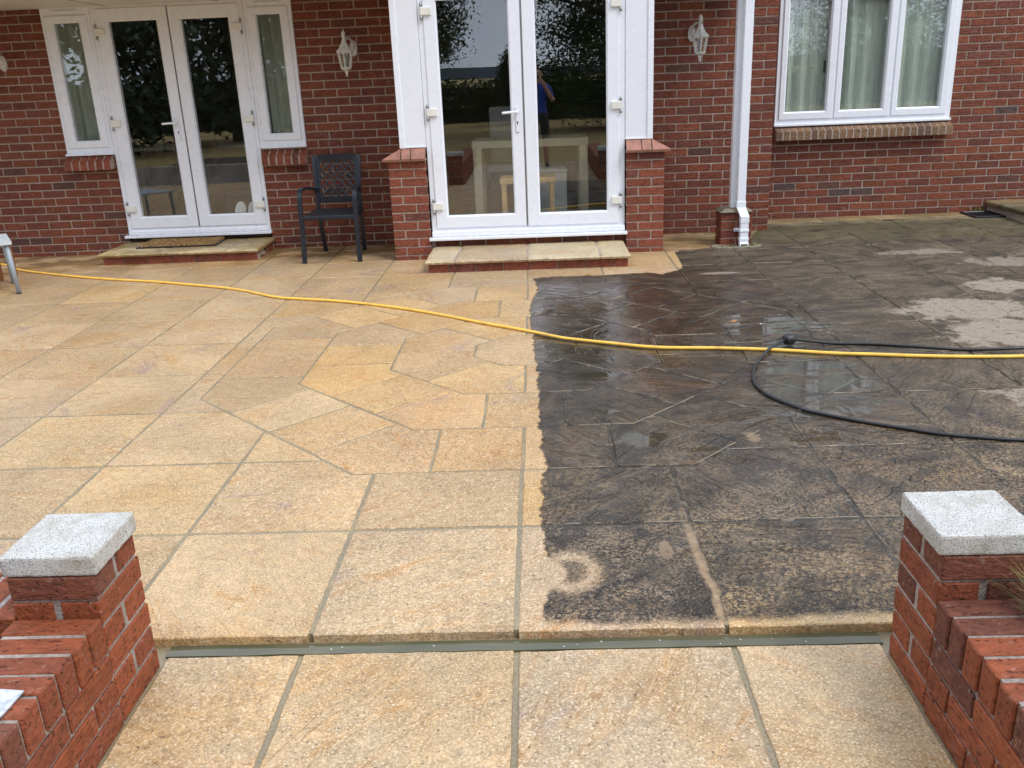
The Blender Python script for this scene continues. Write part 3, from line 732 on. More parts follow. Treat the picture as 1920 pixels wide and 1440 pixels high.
# bay doors
by = YB + .035
bd = obj('french_door', B().ring(-.960, .778, .175, 2.34, .062, .062, .115, .07, by, by+.10, .005).mesh('french_door'), 'upvc', house)
bd['label'] = 'large white french door pair in the middle bay'
leaf(-.914, -.100, .272, 2.285, by-.012, .114, .108, .112, .12, bd); leaf(-.090, .730, .266, 2.280, by-.012, .114, .112, .114, .12, bd)
part('meeting_seal', B().box(-.100, -.0915, by-.0125, by-.004, .270, 2.282), 'steel', bd)
part('threshold', B().box(-.982, .795, by-.075, by+.05, .170, .196, .006, 2).box(-.958, .775, by-.035, by+.01, .198, .246, .005), 'upvc', bd)
for z in (.470, 1.276, 2.088):
    hinge(-.914, z, by-.010, 1, bd); hinge(.728, z, by-.010, -1, bd)
handle(-.152, 1.253, by-.012, 1, bd)
# white cladding panels over the brick piers
for x0, x1, s in ((-1.190, -.962, -1), (.780, 1.014, 1)):
    pb = B().box(x0, x1, YB+.03, YB+.13, .985, 2.31, .004)
    cp = part('cladding_panel', pb, 'panel', house)
    xo = x0 if s < 0 else x1
    part('corner_trim', B().box(*sorted((xo+s*.003, xo-s*.045)), YB+.018, YB+.034, .983, 2.31, .003), 'upvc', cp)
    part('side_panel', B().box(*sorted((xo, xo-s*.05)), YB+.135, 8.868, .90, 2.31, .003), 'panel', cp)
    part('bottom_bead', B().box(x0+.002, x1-.002, YB+.020, YB+.028, .986, 1.000, .002), 'upvc', cp)
# sloping tile caps on the piers
def tile_cap(xi, xo, s):
    """xi inner end, xo outer top end, s=-1 left / +1 right"""
    zt, zb_, yb, yf = .984, .900, YB+.028, YB-.062; xb = xo + s*.155; mid = xi + (xo-xi)*.58
    cap = part('pier_cap', B().box(*sorted((xi, xo+s*.13)), YB-.045, YB+.2, .876, .895, .003), 'mortar', house)
    g = .004
    def t(pts): part('tile', B().poly([(a, b, c) for a, b, c in pts], (0, .006, -.019)), 'tile', cap)
    t([(xi, yf, zb_), (mid-s*g, yf, zb_), (mid-s*g, yb, zt), (xi, yb, zt)])
    t([(mid+s*g, yf, zb_), (xo-s*.012, yf, zb_), (xo-s*.012, yb, zt), (mid+s*g, yb, zt)])
    t([(xo-s*.004, yf, zb_), (xb, yf, zb_), (xo-s*.004, yb, zt)])
    part('tile', B().poly([(xb, yf, zb_), (xo-s*.004, yb, zt), (xo-s*.004, YB+.86, zt), (xb, YB+.86, zb_)], (-s*.006, 0, -.019)), 'tile', cap)
tile_cap(-.968, -1.190, -1); tile_cap(.785, 1.012, 1)
# right window
wy = YR - .02
rw = obj('window', B().ring(2.452, 4.226, .948, 2.26, .055, .065, .075, .06, wy, wy+.09, .005).mesh('window'), 'upvc', house); rw['label'] = 'wide white three-sash window above a brick sill'
part('window_board', B().box(2.446, 4.232, wy-.030, wy+.03, .944, .968, .006, 2), 'upvc', rw)
for a, b in ((2.490, 3.036), (3.046, 3.608), (3.620, 4.178)):
    part('sash', B().ring(a, b, 1.008, 2.22, .064, .078, .078, .07, wy-.014, wy+.05, .007), 'upvc', rw)
    pane(a+.062, b-.076, 1.084, 2.152, wy+.026, rw)
for a in (3.041, 3.614): part('mullion', B().box(a-.03, a+.03, wy-.002, wy+.05, .99, 2.24, .003), 'upvc', rw)
part('handle', B().box(2.935, 2.955, wy+.052, wy+.075, 1.45, 1.57, .006), 'gasket', rw)

# canopy with soffit, gutter boards and corner post
cn = part('soffit', B().box(-7.2, -1.25, 7.80, 8.868, 2.312, 2.34), 'soffit', house)
part('fascia', B().box(-7.2, -1.23, 7.775, 7.799, 2.30, 2.50, .004), 'upvc', cn)
for k in range(1, 6): part('board_joint', B().box(-7.1+k*1.05, -7.094+k*1.05, 7.81, 8.86, 2.3095, 2.314), 'gasket', cn)
c2 = part('soffit', B().box(1.06, 1.98, 8.06, 8.898, 2.312, 2.34), 'soffit', house)
part('fascia', B().box(1.05, 2.0, 8.035, 8.059, 2.30, 2.50, .004), 'upvc', c2)
part('bay_head', B().box(-1.245, 1.045, 8.02, 8.86, 2.345, 2.52, .004), 'upvc', house)
def slope(x0, x1, y): return B().poly([(x0, y, 2.505), (x0, 9.9, 3.55), (x0, 9.9, 3.65), (x0, y, 2.605)], (x1-x0, 0, 0))
for x0, x1, y in ((-7.3, -1.26, 7.74), (-1.25, 1.045, 7.99), (1.055, 2.05, 8.00)): part('roof', slope(x0, x1, y), 'tile', house)
part('flat_roof', B().box(-7.2, 2.27, 9.0, 13.2, 2.76, 2.95).box(2.27, 6.3, 9.70, 13.2, 2.76, 2.95), 'tile', house)
# rooms behind the glass
rm = B(); rm.box(-7.2, 6.3, 13.0, 13.2, -.1, 2.75); rm.box(-7.3, -7.2, 8.95, 13.2, -.1, 2.75); rm.box(6.3, 6.4, 9.5, 13.2, -.1, 2.75); rm.box(2.30, 2.40, 9.76, 13, -.1, 2.75); rm.box(-1.55, -1.45, 9.2, 13.0, -.1, 2.75)
rm.box(-7.2, 2.29, 9.03, 13, 2.47, 2.55); rm.box(2.42, 6.3, 9.72, 13, 2.47, 2.55); rm.box(-1.2, 1.05, 8.14, 9.1, 2.345, 2.42); rm.box(-7.2, -4.60, 9.0, 9.06, -.1, 2.6)
part('room_wall', rm, 'plaster', house)
part('room_floor', B().box(-7.2, 2.29, 9.03, 13.0, -.05, .185).box(2.42, 6.3, 9.72, 13.0, -.05, .184).box(-.95, .77, 8.14, 9.03, .0, .185).box(-4.1, -2.69, 8.95, 9.03, 0, .183), 'roomfloor', house)

# ------------------------------------------------------------------ steps in front of the doors
def rough_slab(x0, x1, y0, y1, z0, z1):
    t = bmesh.new(); nx, ny = max(3, int((x1-x0)/.03)), max(3, int((y1-y0)/.05)); b = B(); g = {}
    for i in range(nx+1):
        for j in range(ny+1):
            x = x0+(x1-x0)*i/nx; y = y0+(y1-y0)*j/ny
            e = min(i, nx-i, 10)/1.0; f_ = min(j, 10); edge = (j == 0) or i in (0, nx)
            n_ = mnoise.noise(Vector((x*22, y*22, 3)))
            g[i, j] = b.bm.verts.new((x + (n_*.004 if i in (0, nx) else 0), y + (n_*.007 - .002 if j == 0 else 0), z1 - (.007+.003*n_ if edge else 0)))
    for i in range(nx):
        for j in range(ny): b.bm.faces.new((g[i, j], g[i+1, j], g[i+1, j+1], g[i, j+1]))
    lo = {}; md = {}
    bd_ = [(i, 0) for i in range(nx+1)] + [(nx, j) for j in range(1, ny+1)] + [(i, ny) for i in range(nx-1, -1, -1)] + [(0, j) for j in range(ny-1, 0, -1)]
    for k in bd_:
        v = g[k].co; n_ = mnoise.noise(Vector((v.x*31, v.y*31, 9)))
        dy = -.006 if k[1] == 0 else 0; dx = -.004 if k[0] == 0 else .004 if k[0] == nx else 0
        md[k] = b.bm.verts.new((v.x+dx, v.y+dy+n_*.005, (z0+z1)/2+n_*.004)); lo[k] = b.bm.verts.new((v.x+dx*.3, v.y+.006+n_*.004, z0+n_*.003))
    for a, c in zip(bd_, bd_[1:]+bd_[:1]):
        b.bm.faces.new((g[a], md[a], md[c], g[c])); b.bm.faces.new((md[a], lo[a], lo[c], md[c]))
    b.bm.faces.new([lo[k] for k in bd_[::-1]])
    return b
def step(label, x0, x1, yf, yb, zt, th, joints, bx0, bx1, byf, z_base, left=True, right=True, tones=None):
    st = thing('door_step', label, 'step', ((x0+x1)/2, yf, 0))
    xs = [x0] + joints + [x1]
    for k, (a, b) in enumerate(zip(xs, xs[1:])):
        obj('step_slab', rough_slab(a+.005, b-.005, yf, yb, zt-th, zt).mesh('step_slab'), 'stone', st, color=(tones or [(.50, .40, .23)]*9)[k])
    part('mortar_core', B().box(x0+.025, x1-.025, yf+.045, yb-.005, z_base, zt-th+.004).box(x0+.02, x1-.02, yf+.012, yb-.005, zt-th+.005, zt-.006), 'mortar', st)
    e = bx1; k = 0
    while e > bx0+.03:
        s_ = max(bx0, e-(BL if k else BL*.55)+.010)
        obj('brick', random.choice(STR), None, st, ((s_+e)/2, byf+.05, (zt-th+z_base)/2), None, ((e-s_)/.2205, 1, (zt-th-z_base-.006)/.0665), brick_tone('bay'))
        e = s_-.010; k += 1
    for sd, on, xx in ((-1, left, bx0), (1, right, bx1)):
        y = byf+.112
        while on and y < yb-.05:
            y1 = min(yb, y+BL-.01)
            obj('brick', random.choice(STR), None, st, (xx-sd*.05, (y+y1)/2, (zt-th+z_base)/2), (0, 0, math.pi/2), ((y1-y)/.2205, 1, (zt-th-z_base-.006)/.0665), brick_tone('bay')); y = y1+.01
    return st
step('stone-topped brick step under the middle bay doors', -.960, .765, 7.365, 8.03, .110, .036, [-.705, -.098, .515], -.935, .745, 7.398, -.006, tones=[(.55, .44, .27), (.44, .32, .19), (.56, .46, .29), (.54, .44, .27)])
step('stone-topped brick step with a doormat under the left doors', -4.170, -2.640, 8.235, 8.858, .115, .036, [-3.565, -2.935], -4.135, -2.665, 8.268, -.012, tones=[(.52, .43, .23), (.52, .41, .22), (.53, .44, .24)])
step('low stone step by the wall at the far right', 4.700, 6.1, 8.50, 9.565, .115, .040, [5.35], 4.735, 6.05, 8.54, -.006, tones=[(.42, .33, .19), (.42, .33, .19)])
# doormat
dm = thing('doormat', 'brown coir doormat with black rubber edge on the left door step', 'doormat', (-3.49, 8.6, .10))
part('rubber_base', B().poly([(-3.885, 8.445, .1165), (-3.105, 8.462, .1165), (-3.125, 8.845, .1165), (-3.905, 8.85, .1165)], (0, 0, .010)), 'rubber', dm)
cb = B(); nx, ny = 70, 34; g = {}
for i in range(nx+1):
    for j in range(ny+1):
        u, v = i/nx, j/ny; p = Vector((-3.865, 8.462, 0)).lerp(Vector((-3.125, 8.478, 0)), u).lerp(Vector((-3.885, 8.845, 0)).lerp(Vector((-3.142, 8.84, 0)), u), v)
        g[i, j] = cb.bm.verts.new((p.x+random.uniform(-.003, .003), p.y+random.uniform(-.003, .003), .128 if (i in (0, nx) or j in (0, ny)) else .138+random.uniform(0, .012)))
for i in range(nx):
    for j in range(ny): cb.bm.faces.new((g[i, j], g[i+1, j], g[i+1, j+1], g[i, j+1]))
part('bristle_pile', cb, 'coir', dm)

# ------------------------------------------------------------------ small brick plinth, white post and downpipe
pl = thing('brick_plinth', 'small brick plinth with cement top behind the foot of the downpipe', 'plinth', (1.79, 8.25, 0))
part('mortar_core', B().box(1.664, 1.926, 8.142, 8.36, -.03, .305), 'mortar', pl)
for r_ in range(4):
    z = -.004 + r_*CH; zz = z + CH/2
    cuts = [(1.655, 1.935)] if r_ % 2 else [(1.655, 1.79), (1.80, 1.935)]
    for a, b in cuts: obj('brick', random.choice(STR), None, pl, ((a+b)/2, 8.185, zz), None, ((b-a)/.2205, 1, 1), brick_tone('house'))
    for xx in (1.70, 1.89): obj('brick', random.choice(STR), None, pl, (xx, 8.302, zz), (0, 0, math.pi/2), (.125/.2205, .9, 1), brick_tone('house'))
part('cement_top', B().poly([(1.648, 8.13, .303), (1.942, 8.13, .303), (1.942, 8.37, .303), (1.648, 8.37, .303)], (0, 0, .004)).lathe([(.19, .002), (.16, .025), (.10, .034)], (1.795, 8.25, .305), 4, math.pi/4), 'algae', pl)
tag(obj('canopy_post', B().box(1.752, 1.838, 8.205, 8.29, .335, 2.31, .004).box(1.765, 1.80, 8.196, 8.206, .335, 2.31, .003).mesh('canopy_post'), 'panel'), 'slim white canopy post standing on the small brick plinth', 'post')
dp = thing('downpipe', 'square white plastic downpipe in front of the canopy post', 'downpipe', (1.83, 8.1, 0))
py = 8.115
part('pipe', B().box(1.792, 1.866, py, py+.068, .385, 2.31, .006, 2), 'upvc', dp)
part('collar', B().box(1.787, 1.871, py-.005, py+.073, .345, .402, .005, 2), 'upvc', dp)
part('offset_bend', B().poly([(1.790, py-.003, .35), (1.868, py-.003, .35), (1.893, py-.058, .275), (1.815, py-.058, .275)], (0, .07, 0)).box(1.815, 1.893, py-.058, py+.010, .215, .277, .004), 'upvc', dp)
part('lower_pipe', B().box(1.818, 1.890, py-.055, py+.007, .045, .22, .004), 'upvc', dp)
part('collar', B().box(1.812, 1.896, py-.061, py+.013, .055, .085, .004), 'upvc', dp)
bk = part('bracket', B().box(1.812, 1.896, py-.060, py+.012, .135, .160, .004).box(1.772, 1.815, py-.004, py+.014, .134, .164, .004), 'upvc', dp)
part('screw', B().tube([(1.788, py-.009, .149), (1.788, py-.003, .149)], .007, 10), 'steel', bk)
sh = part('shoe', B().poly([(1.816, py-.058, .05), (1.892, py-.058, .05), (1.892, py-.080, .006), (1.816, py-.080, .006)], (0, .066, 0)), 'upvc', dp)
part('outlet', B().poly([(1.824, py-.0735, .030), (1.884, py-.0735, .030), (1.884, py-.0845, .008), (1.824, py-.0845, .008)], (0, .004, 0)), 'gasket', dp)
dr = thing('drain_gully', 'mossy cement drain gully around the downpipe foot', 'drain', (1.82, 8.1, 0))
b = B()
for k in range(26):
    a = math.pi*2*k/26; b2 = (1.79+.20*math.cos(a), 8.08+.075*math.sin(a))
    b.box(b2[0]-.028, b2[0]+.028, b2[1]-.02, b2[1]+.02, -.01, .012+random.uniform(0, .008), .006)
part('cement_rim', b, 'algae', dr)
tag(obj('drain_cover', B().ring(4.42, 4.74, 0, .36, .03, .03, .03, .03, -.004, .012, .002).mesh('drain_cover'), 'chair', None, (0, 9.50, .006), (math.pi/2, 0, 0)), 'black metal drain cover by the wall at the far right', 'drain cover')
g_ = bpy.data.objects['drain_cover']; g_.rotation_euler = (-math.pi/2, 0, 0); g_.location = (0, 9.14, .014)
b = B()
for k in range(11): b.box(4.45+k*.026, 4.462+k*.026, 9.16, 9.48, .003, .009)
b.box(4.43, 4.73, 9.15, 9.49, .001, .004); gr = obj('bar_grid', b.mesh('bar_grid'), 'chair'); gr.parent = g_; gr.matrix_parent_inverse = (Matrix.Translation((0, 9.14, .014)) @ Matrix.Rotation(-math.pi/2, 4, 'X')).inverted()

# ------------------------------------------------------------------ wall lanterns
def lantern(x, yw, lab, arm):
    ly_ = yw - .215; t = thing('wall_lantern', lab, 'lantern', (x, yw, 1.75), 'white wall lanterns on the brick house')
    c = (x, ly_, 0)
    part('hood', B().lathe([(.084, 1.818), (.080, 1.826), (.052, 1.852), (.030, 1.890), (.016, 1.925)], c, 6, math.pi/6), 'lamp', t)
    part('finial', B().lathe([(.010, 1.922), (.017, 1.930), (.012, 1.942), (.018, 1.955), (.019, 1.975), (.012, 1.990), (.007, 2.002)], c, 10, 0, True), 'lamp', t)
    b = B()
    for k in range(6):
        a = math.pi/6 + k*math.pi/3; b.bar((x+.070*math.cos(a), ly_+.070*math.sin(a), 1.818), (x+.045*math.cos(a), ly_+.045*math.sin(a), 1.682), .011, .011)
    b.lathe([(.074, 1.806), (.074, 1.818)], c, 6, math.pi/6)
    part('cage', b, 'lamp', t)
    part('glass_pane', B().lathe([(.042, 1.684), (.066, 1.806)], c, 6, math.pi/6), 'glass', t)
    part('bulb', B().lathe([(.012, 1.69), (.014, 1.72), (.024, 1.745), (.022, 1.77), (.006, 1.785)], c, 10, 0, True), 'blind', t)
    part('base', B().lathe([(.018, 1.652), (.036, 1.662), (.050, 1.672), (.052, 1.684)], c, 6, math.pi/6).lathe([(.006, 1.603), (.011, 1.610), (.009, 1.625), (.016, 1.640), (.018, 1.652)], c, 10), 'lamp', t)
    part('arm', B().tube(spline([(x+arm*.045, yw-.01, 1.83), (x+arm*.045, yw-.06, 1.905), (x+arm*.025, yw-.13, 1.935), (x, ly_+.01, 1.928)], 6), .012, 8), 'lamp', t)
    part('back_plate', B().poly([(x+arm*.045+.034*math.cos(k*math.pi/8)*1.0, yw-.022, 1.85+.070*math.sin(k*math.pi/8)) for k in range(16)], (0, .022, 0)), 'lamp', t)
lantern(-1.722, YW, 'white wall lantern on the brick between the left window and the bay', 1)
lantern(1.520, 8.90, 'white wall lantern on the brick beside the downpipe', -1)
lantern(-5.075, YW, 'white wall lantern cut off by the left edge of the picture', 1)

# ------------------------------------------------------------------ garden chair
ch = thing('garden_chair', 'dark metal garden armchair with lattice back against the brick wall', 'chair', (-1.88, 8.2, 0))
CXL, CXR = -2.140, -1.640
for xx in (CXL, CXR):                                            # front leg runs up and back into the arm
    s = -1 if xx < -1.9 else 1
    pts = spline([(xx+s*.005, 8.010, 0), (xx, 8.030, .22), (xx, 8.045, .43), (xx, 8.055, .56), (xx, 8.085, .625), (xx, 8.16, .648), (xx-s*.01, 8.30, .645), (xx-s*.03, 8.44, .620), (xx-s*.055, 8.54, .60)], 5)
    b = B()
    for a, c in zip(pts, pts[1:]): b.bar(a, c+(c-a)*.12, .040, .024, (1, 0, 0))
    part('front_leg', b, 'chair', ch)
for xx in (-2.09, -1.69):
    s = -1 if xx < -1.9 else 1
    pts = spline([(xx-s*.01, 8.60, 0), (xx-s*.002, 8.56, .20), (xx, 8.53, .42), (xx+s*.002, 8.545, .60), (xx+s*.012, 8.585, .80), (xx+s*.016, 8.615, .905)], 5)
    b = B()
    for a, c in zip(pts, pts[1:]): b.bar(a, c+(c-a)*.12, .036, .024, (1, 0, 0))
    part('back_post', b, 'chair', ch)
part('seat', B().box(-2.125, -1.655, 8.045, 8.53, .408, .424, .006).box(-2.125, -1.655, 8.030, 8.062, .385, .424, .008).box(-2.12, -2.095, 8.06, 8.53, .385, .412, .004).box(-1.685, -1.66, 8.06, 8.53, .385, .412, .004), 'chair', ch)
def bp(u, v):      # point on the back panel: u 0..1 across, v 0..1 up
    z = .505 + v*.385; return Vector((-2.075 + u*.37, 8.532 + v*.078 + .02*math.sin(math.pi*u), z))
b = B(); b.bar(bp(0, 0), bp(1, 0), .012, .055, (0, 1, 0)); b.bar(bp(0, 1), bp(1, 1), .012, .062, (0, 1, 0)); b.bar(bp(.012, 0), bp(.012, 1), .035, .012); b.bar(bp(.988, 0), bp(.988, 1), .035, .012)
part('back_frame', b, 'chair', ch)
lat = B(); nn = 4.0
for k in range(-5, 10):                                        # wavy diagonal strips, two directions
    for sg in (1, -1):
        pts = []
        for i in range(25):
            v = .06 + .87*i/24; u = (k+.5)/5.0 + sg*(v-.5)*1.05 + .018*math.sin(v*2*math.pi*3.5)*sg
            pts.append((u, v))
        run = [p for p in pts if .03 <= p[0] <= .97]
        for a, c in zip(run, run[1:]): lat.bar(bp(*a), bp(*c), .0135, .006, (1, 0, 0))
part('lattice', lat, 'chair', ch)

# ------------------------------------------------------------------ low table at the left edge
tb = thing('side_table', 'grey metal side table cut off by the left edge of the picture', 'table', (-4.6, 7.3, 0))
TV = [(-4.300, 7.137), (-4.62, 7.62), (-5.11, 7.30), (-4.79, 6.815)]
part('table_top', B().poly([(x, y, .412) for x, y in TV], (0, 0, .020)), 'palemetal', tb)
tcx, tcy = -4.705, 7.218
for x, y in TV:
    dx, dy = x-tcx, y-tcy; q0 = (tcx+dx*.87, tcy+dy*.87); q1 = (tcx+dx*.91, tcy+dy*.91)
    part('leg', B().tube([(*q0, .412), (*q1, .008)], .019, 14), 'greymetal', tb); part('foot', B().tube([(*q1, .012), (*q1, 0)], .020, 14), 'rubber', tb)
wb = thing('wooden_stool', 'orange brown wooden stool mostly hidden behind the grey side table', 'stool', (-5.0, 7.75, 0))
for xx in (-5.16, -4.815):
    for yy in (7.68, 7.9): part('leg', B().box(xx, xx+.03, yy, yy+.03, 0, .30, .003), 'redwood', wb)
part('seat', B().box(-5.18, -4.78, 7.66, 7.95, .30, .33, .005), 'redwood', wb)

# ------------------------------------------------------------------ hoses
YH = [(-6.4,8.66),(-5.8,8.62),(-5.271,8.479),(-4.985,8.228),(-4.781,8.072),(-4.423,7.873),(-4.095,7.707),(-3.744,7.553),(-3.278,7.385),(-2.953,7.233),(-2.673,7.102),(-2.39,6.935),(-2.039,6.65),(-1.848,6.571),(-1.476,6.435),(-1.032,6.19),(-0.689,5.943),(-0.369,5.68),(-0.109,5.48),(0.101,5.297),(0.194,5.239),(0.389,5.143),(0.673,5.017),(1.032,4.962),(1.344,4.891),(1.629,4.799),(1.859,4.75),(2.059,4.704),(2.31,4.663),(2.596,4.638),(3.2,4.62),(4.2,4.75),(5.5,4.7)]
pts = [(x, y, .0105 + .0015*max(0, mnoise.noise(Vector((x*1.7, y, 0))))) for x, y in YH]
tag(obj('garden_hose', B().tube(spline(pts, 6), .0100, 12).mesh('garden_hose'), 'yellow'), 'yellow garden hose snaking across the whole patio', 'hose')
BH = [(4.6,3.3),(3.2,3.36),(2.5,3.44),(2.025,3.52),(1.886,3.554),(1.725,3.608),(1.593,3.685),(1.433,3.781),(1.25,3.924),(1.207,3.985),(1.127,4.125),(1.089,4.262),(1.097,4.42),(1.132,4.559),(1.199,4.722),(1.294,4.882),(1.394,4.977),(1.435,5.006),(1.477,5.016),(1.684,4.994),(1.908,4.953),(2.128,4.875),(2.367,4.787),(2.642,4.728),(3.3,4.85),(4.6,5.2)]
def bz(x, y):
    if y > 4.7 and x < 1.62: return .0085 + .034*max(0, 1-abs(x-1.42)/.2)
    if y > 4.6: return .009 + .026*math.exp(-((x-2.75)/.22)**2)
    return .0085
ph = thing('pressure_hose', 'black pressure washer hose looped over the yellow hose', 'hose', (1.4, 4.6, 0))
part('hose', B().tube(spline([(x, y, bz(x, y)) for x, y in BH], 6), .0083, 12), 'rubber', ph)
part('coupling', B().tube(spline([(1.405, 4.993, .036), (1.412, 4.996, .037), (1.43, 5.003, .038), (1.45, 5.008, .038), (1.468, 5.012, .037), (1.475, 5.013, .036)], 2), .03, 16, True, [.014, .022, .029, .031, .033, .034, .033, .031, .027, .022, .013]), 'rubber', ph)

# ------------------------------------------------------------------ garden walls with brick pillars
HSTR = STR
GM = brick_mesh(.213, .1025, .0655, 55); random.seed(23)
def garden_wall(name, lab, xf, s, xo):
    """xf: face towards the landing; s: +1 when the wall body lies at smaller x (left wall)"""
    g = thing('garden_wall', lab, 'wall', (xf-s*.11, 1.0, ZL))
    x_in, x_out = xf, xf - s*.225
    lo, hi = sorted((x_in-s*.006, x_out+s*.006))
    core = B().box(lo, hi, -1.2, 1.915, ZL-.06, .200); core.box(lo, hi, 1.918, 2.141, ZL-.06, .414)
    X0, X1 = (-7.0, xo) if s > 0 else (xo, 6.0)
    core.box(X0, X1, 1.921, 2.138, ZL-.06, .200)
    part('mortar_core', core, 'mortar_g', g)
    part('coping_mortar', B().box(min(x_in, x_out)+.008, max(x_in, x_out)-.008, -1.2, 1.905, .19, .292).box(X0, X1, 1.926, 2.132, .19, .292), 'mortar_g', g)
    def br(x, y, z, rz=0, sc=(1, 1, 1), ry=0): obj('brick', GM, None, g, (x+random.uniform(-.001, .001), y, z), (ry, 0, rz), sc, brick_tone('garden'))
    xm = (x_in+x_out)/2; c0 = ZL - .005
    for r_ in range(6):                                          # pillar: two bricks each course, turned every other course
        z = .415 - (r_+.5)*.0755 + .002
        if r_ % 2 == 0:
            for yy in (1.912+.0515, 2.147-.0515-.004): br(xm, yy, z, 0, (.221/.213, 1.06, 1))
        else:
            for xx in (x_in-s*.052, x_out+s*.052): br(xx, 2.030, z, math.pi/2, (.234/.213, 1, 1))
    for r_ in range(3):                                          # side face courses towards the camera
        z = .415 - (r_+3.5)*.0755 + .002; y = 1.902 - (0 if r_ % 2 == 0 else .0); k = 0
        while y > -1.1:
            L_ = .213 if (k or r_ % 2 == 0) else .102
            br(x_in-s*.050, y-L_/2, z, math.pi/2, (L_/.213, 1, 1)); y -= L_+.0105; k += 1
        xx = x_out if s > 0 else x_out; k = 0; lim = 14
        while k < lim:
            L_ = .213 if (k or r_ % 2 == 0) else .102
            br(xx-s*(L_/2+.008), 1.965, z, 0, (L_/.213, 1, 1)); xx -= s*(L_+.0105); k += 1
    y = 1.905; k = 0
    while y > -1.1:                                              # bricks on edge along the top
        dz = random.uniform(-.003, .003)
        br(xm, y-.0328, .2435+dz, 0, (.226/.213, 1.0, 1), math.pi/2); y -= .0765; k += 1
    xx = x_out-s*.006; k = 0
    while k < 40:
        br(xx-s*.0328, 2.028, .2435+random.uniform(-.003, .003), math.pi/2, (.226/.213, 1, 1), math.pi/2); xx -= s*.0765; k += 1
    return g
gwl = garden_wall('garden_wall', 'low red brick garden wall with end pillar at the lower left', -1.135, 1, -1.35)
gwr = garden_wall('garden_wall', 'low red brick garden wall with end pillar at the lower right', .950, -1, 1.17)
def cap(x0, x1, lab):
    t = B().box(x0, x1, 1.908, 2.150, .416, .470, .007, 2)
    bmesh.ops.subdivide_edges(t.bm, edges=[e for e in t.bm.edges if e.calc_length() > .05], cuts=14, use_grid_fill=True)
    for v in t.bm.verts: v.co += Vector((mnoise.noise(v.co*70), mnoise.noise(v.co*70+Vector((9, 0, 0))), mnoise.noise(v.co*70+Vector((0, 9, 0)))))*.0016
    tag(obj('pillar_cap', t.mesh('pillar_cap'), 'granite'), lab, 'pillar cap', 'granite caps on the garden pillars')
cap(-1.366, -1.124, 'speckled white granite cap on the left garden pillar'); cap(.940, 1.182, 'speckled white granite cap on the right garden pillar')
mp_ = B(); holes = []
b = bmesh.new(); vs = [b.verts.new(p) for p in ((-1.30, 1.632, 0), (-1.172, 1.616, 0), (-1.176, 1.530, 0), (-1.30, 1.520, 0))]
ell = [b.verts.new((-1.222+.018*math.cos(a), 1.572+.011*math.sin(a), 0)) for a in [2*math.pi*k/12 for k in range(12)]]
def quad(a, lst): 
    for p, q in zip(lst, lst[1:]): b.faces.new((a, p, q))
E_ = ell; quad(vs[1], E_[0:4]); quad(vs[0], E_[3:7]); quad(vs[3], E_[6:10]); quad(vs[2], E_[9:12]+[E_[0]])
b.faces.new((vs[0], vs[1], E_[3])); b.faces.new((vs[3], vs[0], E_[6])); b.faces.new((vs[2], vs[3], E_[9])); b.faces.new((vs[1], vs[2], E_[0]))
r_ = bmesh.ops.extrude_face_region(b, geom=b.faces[:]); 
for v in [e for e in r_['geom'] if isinstance(e, bmesh.types.BMVert)]: v.co.z -= .004
tag(obj('metal_plate', B().add(b).mesh('metal_plate'), 'galv', None, (0, 0, .3035)), 'galvanised metal plate with an oval hole lying on the left garden wall', 'plate')
# grass growing behind the right wall, weeds by the house
def blades(name, lab, cx, cy, cz, n, rad, h, aim=None):
    v, f = [], []
    for k in range(n):
        a = random.uniform(0, 6.28); r_ = rad*math.sqrt(random.random()); x, y = cx+r_*math.cos(a), cy+r_*math.sin(a); t = random.uniform(0, 6.28) if aim is None else aim+random.gauss(0, .7); L_ = h*random.uniform(.5, 1.2); w_ = .003; o = random.uniform(.1, .7)*L_
        d = (math.cos(t), math.sin(t)); s_ = (-d[1]*w_, d[0]*w_); n0 = len(v)
        for q, kk in ((0, 1), (.5, .8), (1, .05)):
            for sg in (-1, 1): v.append((x + d[0]*o*q*q + sg*s_[0]*kk, y + d[1]*o*q*q + sg*s_[1]*kk, cz + L_*q*(1-.25*q)))
        f += [(n0, n0+1, n0+3, n0+2), (n0+2, n0+3, n0+5, n0+4)]
    me = bpy.data.meshes.new(name); me.from_pydata(v, [], f); return tag(obj(name, me, 'grass'), lab, 'grass')
random.seed(5)
blades('grass_tuft', 'green grass tuft behind the coping of the right garden wall', 1.195, 1.83, .22, 120, .03, .24, math.pi)
blades('weed_tuft', 'small weed growing at the foot of the wall by the drain cover', 4.62, 9.545, 0, 60, .06, .07)
blades('weed_tuft', 'small weed growing beside the foot of the downpipe', 1.96, 8.07, 0, 50, .05, .05)
tag(obj('leaf', B().poly([(1.205, 5.545, .004), (1.232, 5.560, .010), (1.262, 5.556, .006), (1.240, 5.540, .003)], (0, 0, .0015)).mesh('leaf'), 'leaf_dry'), 'small dry orange leaf lying on the wet dark paving', 'leaf')

